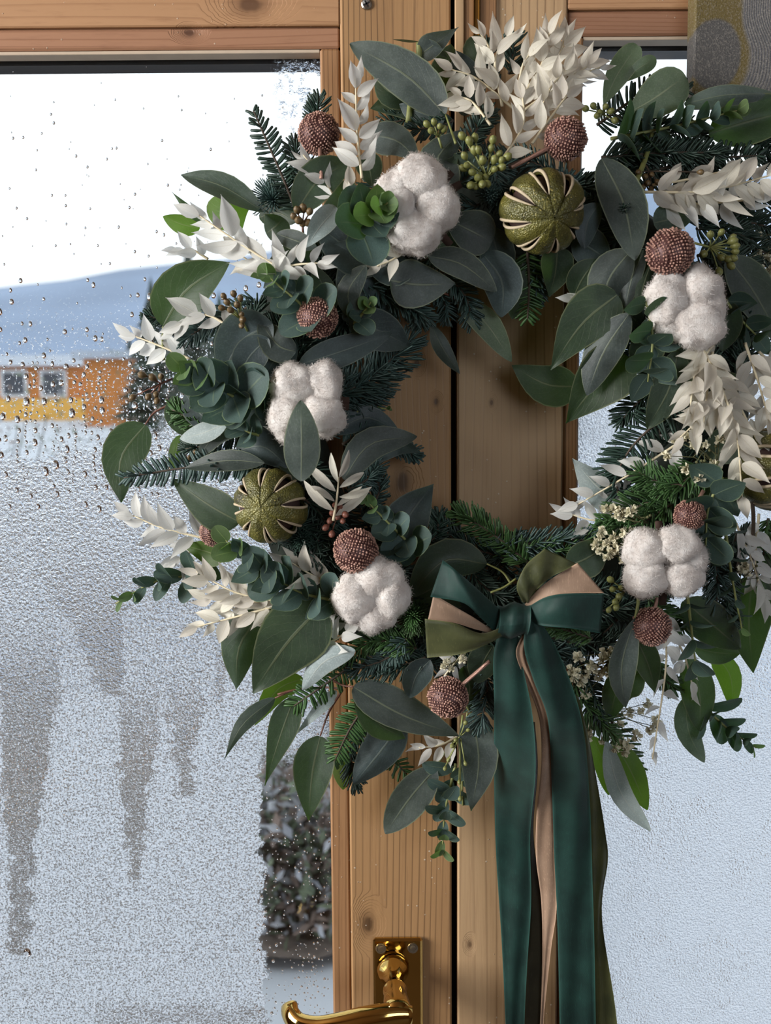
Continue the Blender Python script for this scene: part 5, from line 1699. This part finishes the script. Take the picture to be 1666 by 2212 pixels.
FLO = [flower_mesh(s) for s in (1, 2, 3)]
grng = random.Random(17)


def gyp(base, spots, size, layer):
    b = P(base[0], base[1], yl(base[0], base[1], layer - 2))
    m = MB()
    ends = []
    hub = None
    for (x, y) in spots:
        e = P(x, y, yl(x, y, layer + grng.uniform(-.8, .8)))
        mid = b.lerp(e, .55) + V((grng.uniform(-.003, .003), -.002, grng.uniform(-.003, .003)))
        m.tube([b, mid, e + V((0, .001, 0))], [.0005, .00035, .0003], 4)
        if grng.random() < .5:
            e2 = mid + V((grng.uniform(-.008, .008), -.002, grng.uniform(-.008, .008)))
            m.tube([mid, e2], [.0003, .00025], 4)
            m.ball(e2, .0011, 6, 4)
        ends.append(e)
    o = m.build('gypsophila_sprig', M['gyp_stem'], wreath, smooth=True)
    for e in ends:
        fo = link('flower', grng.choice(FLO), o)
        d = V((grng.uniform(-.8, .8), -1, grng.uniform(-.8, .8)))
        s = size * PX(base[0], base[1], e.y) * grng.uniform(.75, 1.2)
        fo.matrix_basis = frame(d.orthogonal(), d, e, s)


def scat(cx, cy, sx, sy, n, ang=0):
    out = []
    for k in range(n):
        a, b = grng.gauss(0, 1), grng.gauss(0, 1)
        a, b = max(-1.7, min(1.7, a)) * sx, max(-1.7, min(1.7, b)) * sy
        out.append((cx + a * math.cos(ang) - b * math.sin(ang), cy + a * math.sin(ang) + b * math.cos(ang)))
    return out


gyp((1360, 1200), [(1295, 1190), (1310, 1175), (1325, 1160), (1290, 1170), (1318, 1195), (1345, 1150), (1300, 1150), (1330, 1185), (1345, 1212), (1352, 1200), (1310, 1205), (1285, 1180), (1360, 1150)], 13, 6)
gyp((1550, 1010), [(1458, 950), (1470, 945), (1500, 960), (1482, 1012), (1510, 1032), (1530, 1012), (1545, 1005), (1525, 960), (1490, 940), (1555, 950), (1520, 1015), (1440, 985)], 14, 7)
gyp((1330, 1420), [(1232, 1448), (1245, 1452), (1240, 1462), (1268, 1455), (1285, 1445), (1298, 1428), (1310, 1418), (1318, 1432), (1250, 1420), (1302, 1410), (1275, 1436), (1256, 1472), (1292, 1460), (1320, 1405), (1265, 1498), (1330, 1440), (1308, 1452)], 14, 7)
gyp((1290, 1530), [(1268, 1575), (1320, 1572), (1335, 1590), (1300, 1600), (1345, 1600), (1312, 1590), (1355, 1608), (1375, 1590), (1405, 1575), (1418, 1555), (1290, 1545), (1340, 1565), (1385, 1535), (1398, 1520), (1360, 1540), (1280, 1560), (1330, 1615), (1415, 1570), (1270, 1590), (1350, 1625)], 14, 5)
gyp((1400, 1130), [(1332, 1112), (1340, 1105), (1358, 1108), (1308, 1098), (1370, 1100), (1345, 1118), (1325, 1100)], 13, 7)
gyp((1690, 520), [(1650, 520), (1640, 545), (1655, 560), (1645, 580), (1660, 590), (1635, 510), (1662, 535), (1650, 600), (1670, 570), (1630, 560)], 14, 4)
gyp((1010, 1400), [(965, 1432), (958, 1440), (975, 1445), (1000, 1425)], 12, 8)
gyp((1600, 1260), [(1602, 1230), (1615, 1240), (1608, 1222)], 13, 8)

# -------- copper balls
BEADS = None


def bead_mesh(n=640):
    m = MB()
    for k in range(n):
        z = 1 - 2 * (k + .5) / n
        g = k * 2.399963
        r = math.sqrt(1 - z * z)
        d = (V((r * math.cos(g), r * math.sin(g), z)) + V((math.sin(k * 5.1), math.sin(k * 3.3 + 1), math.sin(k * 8.7 + 2))) * .035).normalized()
        m.ball(d * (1.0 + .035 * math.sin(k * 12.9)), .050 + .013 * math.sin(k * 7.7), 6, 4)
    return mesh_of('beads', m.v, m.f, M['copper'])


BEADS = bead_mesh()
core = MB()
core.ball((0, 0, 0), .985, 20, 14)
CORE = mesh_of('core', core.v, core.f, M['copper_dark'])


def copper(px, py, r, layer, stem, label):
    y = yl(px, py, layer) - .004
    c = P(px, py, y)
    s = r * PX(px, py, y)
    o = link('copper_ball', CORE, wreath, label=label)
    o.matrix_basis = Matrix.Translation(c) @ Matrix.Rotation(px * .01, 4, 'Z') @ Matrix.Rotation(py * .013, 4, 'X') @ Matrix.Scale(s, 4)
    bo = link('beads', BEADS, o, kind='stuff')
    if stem:
        e = P(stem[0], stem[1], yl(stem[0], stem[1], layer - 1))
        inv = o.matrix_basis.inverted()
        m = MB()
        m.tube([inv @ c, inv @ c.lerp(e, .6), inv @ e], [.0016 / s, .0014 / s, .0014 / s], 7)
        m.build('stem', M['copper'], o, smooth=True)


copper(689, 289, 44, 9, (694, 385), 'copper ball by the upper left white sprig')
copper(1222, 300, 45, 10, (1105, 362), 'copper ball above the larger dried lime')
copper(686, 686, 43, 7.5, None, 'copper ball shaded among round leaves at left')
copper(1448, 545, 50, 10, (1470, 600), 'largest copper ball resting on the right cotton boll')
copper(769, 1190, 47, 10, None, 'copper ball above the lower left cotton boll')
copper(1490, 1113, 33, 9, (1520, 1060), 'copper ball half behind round leaves at right')
copper(1408, 1353, 41, 9.5, (1420, 1290), 'copper ball below the lower right cotton boll')
copper(968, 1506, 43, 10, (1058, 1428), 'copper ball beside the hanging ribbons')
copper(462, 1150, 30, 4, None, 'copper ball mostly hidden behind the small lime')


# -------- cotton bolls
crng = random.Random(31)


def cotton(px, py, layer, lobes, label):
    y = yl(px, py, layer)
    c = P(px, py, y)
    mpx = PX(px, py, y)
    R = max(math.hypot(l[0] - px, l[1] - py) + max(l[2], l[3]) for l in lobes)
    m = MB()
    m.ball(c + V((0, .004, 0)), R * mpx * .42, 12, 8, (1, .6, 1))
    for k in range(len(lobes)):
        a = (math.atan2(-(lobes[k][1] - py), lobes[k][0] - px) + math.atan2(-(lobes[(k + 1) % len(lobes)][1] - py), lobes[(k + 1) % len(lobes)][0] - px)) / 2
        d = V((math.cos(a), 0, math.sin(a)))
        n_ = V((-d.z, 0, d.x))
        tip = c + d * (R * mpx * .93) + V((0, .002, 0))
        m.add([c + n_ * .004, c - n_ * .004, tip - n_ * .0025 + V((0, -.003, 0)), tip + n_ * .0025 + V((0, -.003, 0)), c + V((0, .006, 0)), tip + V((0, .003, 0))],
              [(0, 3, 2, 1), (0, 4, 5, 3), (1, 2, 5, 4), (2, 3, 5)])
    for k in range(7):
        g = crng.uniform(0, 6.28)
        q = c + V((math.cos(g) * R * mpx * .12, -.010, math.sin(g) * R * mpx * .12))
        m.ball(q, .0016, 6, 4, (1, .6, 1.3))
    o = m.build('cotton_boll', M['husk'], wreath, smooth=True, label=label)
    FV, FF = [], []
    for (lx, ly, rx, ry) in lobes:
        lc = P(lx, ly, y - .007 - crng.uniform(0, .003))
        sx_, sz_ = rx * mpx * 1.07, ry * mpx * 1.07
        sy_ = .8 * min(sx_, sz_)
        v, f = [], []
        sg, rg = 28, 20
        of = crng.uniform(0, 50)
        for i in range(rg + 1):
            p = math.pi * i / rg
            for k in range(sg):
                g = 2 * math.pi * k / sg
                d = V((math.sin(p) * math.cos(g), math.sin(p) * math.sin(g), math.cos(p)))
                w_ = 1.04 + .22 * mnoise.noise(d * 1.5 + V((of, 0, 0))) + .07 * mnoise.noise(d * 3.6 + V((0, of, 0))) + .03 * mnoise.noise(d * 9 + V((0, 0, of)))
                v.append(lc + V((d.x * sx_, d.y * sy_, d.z * sz_)) * w_)
                if i > 0 and i < rg and d.y < .6:
                    for q in range(3):
                        b = lc + V((d.x * sx_, d.y * sy_, d.z * sz_)) * w_
                        t1 = V((crng.gauss(0, 1), crng.gauss(0, 1), crng.gauss(0, 1)))
                        t1 = (t1 - d * t1.dot(d)).normalized()
                        L = crng.uniform(.0015, .0046)
                        w2 = d.cross(t1).normalized() * .00008
                        e = b + t1 * L + d * L * crng.uniform(.05, .42)
                        mid = b + t1 * L * .5 + d * L * .38
                        j = len(FV)
                        FV += [b - w2, b + w2, mid + w2, mid - w2, e]
                        FF += [(j, j + 1, j + 2, j + 3), (j + 3, j + 2, j + 4)]
        for i in range(rg):
            for k in range(sg):
                k2 = (k + 1) % sg
                f.append((i * sg + k, (i + 1) * sg + k, (i + 1) * sg + k2, i * sg + k2))
        link('cotton_lock', mesh_of('cotton_lock', v, f, M['cotton']), o)
    link('fibres', mesh_of('fibres', FV, FF, M['cotton']), o, kind='stuff')


cotton(905, 450, 7, [(905, 388, 50, 44), (942, 448, 45, 50), (895, 500, 54, 46), (858, 432, 42, 56)], 'cotton boll at the upper left beside a rosette of round leaves')
cotton(660, 865, 7, [(635, 830, 46, 40), (700, 830, 38, 42), (695, 898, 44, 44), (620, 895, 38, 52)], 'cotton boll in the middle of the left side')
cotton(803, 1290, 8, [(815, 1248, 52, 40), (765, 1290, 42, 46), (845, 1288, 36, 48), (808, 1328, 42, 34)], 'cotton boll at the lower left beside the bow')
cotton(1478, 668, 7, [(1442, 645, 44, 50), (1510, 630, 46, 46), (1502, 700, 54, 52), (1530, 665, 34, 46), (1450, 690, 34, 36)], 'cotton boll at the upper right below the largest copper ball')
cotton(1437, 1216, 8, [(1397, 1188, 46, 42), (1462, 1178, 46, 40), (1395, 1246, 44, 42), (1470, 1245, 42, 40), (1500, 1210, 26, 36)], 'cotton boll at the lower right among white flowers')


# -------- dried limes
def lime(px, py, r, layer, axis, label, squash=.86, nseg=8, rot=0.0, open_=.095):
    y = yl(px, py, layer)
    c = P(px, py, y)
    s = r * PX(px, py, y)
    ax = V(axis).normalized()
    e1 = ax.orthogonal().normalized()
    e1 = Matrix.Rotation(rot, 3, ax) @ e1
    e2 = ax.cross(e1)

    def pt(ph, th, k=1.0):
        rr = math.sin(ph) * s * k
        return c + ax * (math.cos(ph) * s * squash * k) + (e1 * math.cos(th) + e2 * math.sin(th)) * rr
    m = MB()
    v, f = [], []
    for i in range(15):
        for j in range(24):
            v.append(pt(math.pi * i / 14, 2 * math.pi * j / 24, .80))
    for i in range(14):
        for j in range(24):
            j2 = (j + 1) % 24
            f.append((i * 24 + j, i * 24 + j2, (i + 1) * 24 + j2, (i + 1) * 24 + j))
    m.add(v, f)
    o = m.build('dried_lime', M['pulp'], wreath, smooth=True, label=label)
    rg = random.Random(px)
    p0, p1 = .50, 2.2

    def gap(ph):
        q = (ph - p0) / (p1 - p0)
        return open_ * math.sin(math.pi * q) ** .7 if 0 < q < 1 else 0.0
    wd = [rg.uniform(.65, 1.35) for _ in range(nseg)]
    nP, nT_ = 26, 9
    for k in range(nseg):
        ta, tb = 2 * math.pi * k / nseg, 2 * math.pi * (k + 1) / nseg
        v, f = [], []
        bul = rg.uniform(.96, 1.04)
        for side in (1.0, .90):
            for i in range(nP + 1):
                ph = .02 + (math.pi - .04) * i / nP
                a = ta + gap(ph) * wd[k] / max(math.sin(ph), .35)
                b = tb - gap(ph) * wd[(k + 1) % nseg] / max(math.sin(ph), .35)
                for j in range(nT_ + 1):
                    u = j / nT_
                    sag = 1 - .055 * (1 - math.sin(math.pi * u)) * math.sin(ph) + .02 * mnoise.noise(V((ph * 4, u * 5, k * 3.7)))
                    v.append(pt(ph, a + (b - a) * u, side * sag * (bul * math.sin(ph) + 1 - math.sin(ph))))
        row = nT_ + 1
        off = (nP + 1) * row
        for i in range(nP):
            for j in range(nT_):
                q = i * row + j
                f.append((q, q + row, q + row + 1, q + 1))
                f.append((off + q, off + q + 1, off + q + row + 1, off + q + row))
            for j in (0, nT_):
                q = i * row + j
                f.append((q, off + q, off + q + row, q + row))
        link('rind_segment', mesh_of('rind_segment', v, f, M['rind']), o)
        for sg_ in (0, 1):
            line, rad_ = [], []
            for i in range(15):
                ph = p0 + .05 + (p1 - p0 - .1) * i / 14
                a = ta + gap(ph) * wd[k] / max(math.sin(ph), .35) if sg_ == 0 else tb - gap(ph) * wd[(k + 1) % nseg] / max(math.sin(ph), .35)
                line.append(pt(ph, a, .945 * (bul * math.sin(ph) + 1 - math.sin(ph))))
                rad_.append(s * .032 * math.sin(math.pi * (i + .4) / 14.8) ** .6 + .0002)
            mm = MB()
            mm.tube(line, rad_, 7)
            mm.build('pith_rim', M['pith'], o, smooth=True)


lime(1172, 458, 94, 8, (.18, -.92, -.30), 'larger dried green lime below the copper ball at the top', rot=.25)
lime(583, 1092, 82, 8, (-.18, -.97, .05), 'smaller dried lime on the left side beside a pointed leaf', squash=.8, rot=.1, open_=.12)
lime(1668, 1012, 92, 7, (.75, -.62, .1), 'dried lime cut by the right border of the photograph', rot=.4)


# -------- the bow
bow = empty('ribbon_bow', (0, 0, 0))
bow.parent = wreath
bow.matrix_parent_inverse = Matrix.Translation(-V(wreath['_base'][:]))
bow['label'] = 'dark green, olive and tan satin bow with long tails'
del bow['_base']


def band(name, Lp, Rp, depL, depR, mat, n=40, nU=8, belly=0.0, ripple=0.0, ph=0.0, label=None):
    L = catmull([(*p, d) for p, d in zip(Lp, depL)], n)
    R = catmull([(*p, d) for p, d in zip(Rp, depR)], n)
    v, uv, f = [], [], []
    for side in (0, 1):
        for i in range(n):
            t = i / (n - 1)
            a, b = P(L[i][0], L[i][1], L[i][2]), P(R[i][0], R[i][1], R[i][2])
            for j in range(nU + 1):
                u = j / nU
                q = a.lerp(b, u)
                q.y -= belly * math.sin(math.pi * u) * math.sin(math.pi * min(1, .15 + t)) + ripple * math.sin(u * 9 + t * 14 + ph) - (.0006 if side else 0)
                v.append(q)
                uv.append((u, t))
    row = nU + 1
    off = n * row
    for i in range(n - 1):
        for j in range(nU):
            a = i * row + j
            f.append((a, a + 1, a + row + 1, a + row))
            f.append((off + a, off + a + row, off + a + row + 1, off + a + 1))
        for j in (0, nU):
            a = i * row + j
            f.append((a, a + row, off + a + row, off + a))
    for j in range(nU):
        f.append((j, off + j, off + j + 1, j + 1))
        a = (n - 1) * row + j
        f.append((a, a + 1, off + a + 1, off + a))
    o = link(name, mesh_of(name, v, f, M[mat], uv), bow)
    if label:
        o['label'] = label
    return o


K = -0.062
band('loop', [(1082, 1318), (1020, 1262), (985, 1232), (957, 1210)], [(1070, 1365), (1036, 1332), (1000, 1302), (930, 1289)], [K, K - .012, K - .014, K - .008], [K - .002, K - .014, K - .018, K - .016], 'rib_green', belly=.004, label='dark green upper band of the left loop')
band('loop', [(1066, 1362), (1025, 1335), (985, 1312), (937, 1284)], [(1082, 1372), (1030, 1360), (980, 1345), (925, 1338)], [K + .002, K - .006, K - .010, K - .010], [K - .001, K - .008, K - .012, K - .012], 'rib_tan', belly=-.002, label='tan lining of the left loop')
band('loop', [(1092, 1352), (1040, 1368), (980, 1346), (918, 1337)], [(1094, 1368), (1060, 1388), (1000, 1412), (923, 1421)], [K - .002, K - .012, K - .016, K - .013], [K - .002, K - .010, K - .012, K - .009], 'rib_olive', belly=.004, label='olive lower band of the left loop')
band('loop', [(1128, 1300), (1117, 1268), (1133, 1226), (1176, 1185)], [(1142, 1302), (1165, 1268), (1200, 1242), (1247, 1218)], [K, K - .010, K - .012, K - .006], [K, K - .010, K - .012, K - .008], 'rib_olive', belly=.003, ripple=.0012, label='olive upper band of the right loop')
band('loop', [(1134, 1306), (1165, 1272), (1200, 1245), (1248, 1216)], [(1142, 1314), (1180, 1292), (1230, 1282), (1305, 1281)], [K, K - .008, K - .010, K - .009], [K - .001, K - .010, K - .012, K - .010], 'rib_tan', belly=-.001, label='tan lining of the right loop')
band('loop', [(1140, 1312), (1180, 1290), (1230, 1282), (1306, 1283)], [(1140, 1342), (1175, 1352), (1230, 1357), (1297, 1368)], [K - .001, K - .012, K - .016, K - .012], [K, K - .010, K - .014, K - .010], 'rib_green', belly=.004, label='dark green lower band of the right loop')
# the knot: a short band wrapped round the middle
m = MB()
kc = P(1108, 1342, K)
v_, f_, uv_ = [], [], []
mp = PX(1108, 1342, K)
for i in range(25):
    g = 2 * math.pi * i / 24
    for j in range(9):
        u = j / 8 - .5
        sc = 1 + .10 * math.cos(u * 9)
        q = kc + V((u * 66 * mp + .12 * 36 * mp * math.sin(g), -math.cos(g) * .014 * sc + .003, math.sin(g) * 36 * mp * sc + u * 6 * mp))
        q.y += .0007 * math.sin(u * 22)
        v_.append(q)
        uv_.append((j / 8, i / 24))
for i in range(24):
    for j in range(8):
        a = i * 9 + j
        f_.append((a, a + 9, a + 10, a + 1))
link('knot', mesh_of('knot', v_, f_, M['rib_green'], uv_), bow)

E = .030
band('tail', [(1078, 1365), (1066, 1420), (1068, 1520), (1068, 1700), (1072, 1850), (1085, 2050), (1094, 2260), (1100, 2560)], [(1118, 1365), (1130, 1440), (1150, 1540), (1157, 1660), (1146, 1800), (1148, 1950), (1138, 2100), (1132, 2260), (1135, 2560)],
     [K + .006, K + .010, K + .024, .012, .028, E, E, E], [K + .004, K + .006, K + .016, K + .034, .018, .026, E, E, E], 'rib_green', 60, 10, belly=.002, ripple=.0009, label='dark green tail hanging at the left')
band('tail', [(1128, 1372), (1115, 1412), (1136, 1472), (1165, 1552), (1170, 1650), (1160, 1750), (1158, 1850), (1170, 1950), (1172, 2080), (1166, 2260), (1160, 2500)], [(1142, 1366), (1134, 1412), (1162, 1482), (1192, 1560), (1196, 1700), (1200, 1850), (1203, 1960), (1188, 2070), (1172, 2260), (1180, 2500)],
     [K + .002, K + .002, K + .012, K + .024, -.02, .006, .020, .028, E + .006, E + .006, E + .006], [K + .001, K + .002, K + .012, K + .024, 0, .018, .026, E + .004, E + .008, E + .008], 'rib_tan', 60, 8, ripple=.0006, label='narrow tan tail between the green ones')
band('tail', [(1140, 1330), (1132, 1395), (1155, 1475), (1184, 1555), (1192, 1700), (1198, 1850), (1205, 2000), (1210, 2260), (1215, 2600)], [(1152, 1318), (1200, 1395), (1242, 1500), (1264, 1600), (1276, 1750), (1280, 1900), (1284, 2050), (1288, 2260), (1292, 2600)],
     [K - .004, K - .004, K + .004, K + .018, -.004, .014, .022, .024, .024], [K - .002, K, K + .012, K + .026, .004, .018, .024, .026, .026], 'rib_green', 60, 10, belly=.003, ripple=.0010, ph=1.3, label='dark green tail hanging at the right')
band('tail', [(1240, 1500), (1258, 1590), (1268, 1700), (1274, 1800), (1278, 1900), (1282, 2050), (1286, 2260), (1290, 2560)], [(1250, 1505), (1274, 1600), (1292, 1700), (1308, 1800), (1314, 1860), (1301, 1985), (1335, 2230), (1345, 2560)],
     [K + .020, K + .030, .006, .016, .022, .026, .028, .028], [K + .024, K + .036, .012, .022, .028, .030, .032, .032], 'rib_olive', 60, 6, ripple=.0008, label='olive tail at the right border of the bow')
band('tail', [(1150, 1560), (1154, 1660), (1146, 1800), (1147, 1950), (1138, 2100), (1132, 2260), (1130, 2500)], [(1156, 1560), (1162, 1660), (1153, 1800), (1171, 1950), (1173, 2080), (1165, 2260), (1160, 2500)],
     [K + .026, -.006, .024, .032, E + .008, E + .008, E + .008], [K + .028, 0, .028, .034, E + .010, E + .010, E + .010], 'rib_brown', 50, 5, label='dark brown tail behind the left green one')

# bare twigs showing between the leaves
for pts, la, mt, r_ in (([(905, 92), (905, 120), (895, 160), (882, 265)], 5, 'stem_green', .0022), ([(735, 1488), (700, 1485), (640, 1490), (600, 1500)], 4.5, 'stem_red', .0009), ([(640, 1440), (690, 1425), (760, 1440), (860, 1410)], 4, 'stem_brown', .0011),
                        ([(1100, 360), (1160, 335), (1190, 320)], 8, 'stem_brown', .0016), ([(1372, 1268), (1380, 1290), (1374, 1330)], 9, 'stem_green', .0011), ([(1625, 1080), (1628, 1130), (1622, 1250)], 7, 'stem_brown', .0014), ([(1340, 300), (1405, 285), (1395, 340), (1372, 400)], 7, 'stem_green', .0018),
                        ([(1010, 1540), (998, 1620), (1000, 1740)], 6, 'stem_green', .0007), ([(1060, 1280), (1090, 1268), (1115, 1250)], 6, 'stem_green', .0008)):
    m = MB()
    cps = catmull([tuple(P(x, y, min(yl(x, y, la), .038))) for x, y in pts], 14)
    m.tube(cps, r_, 6)
    m.build('twig', M[mt], wreath, smooth=True)

for o in bpy.data.objects:
    if '_base' in o:
        del o['_base']
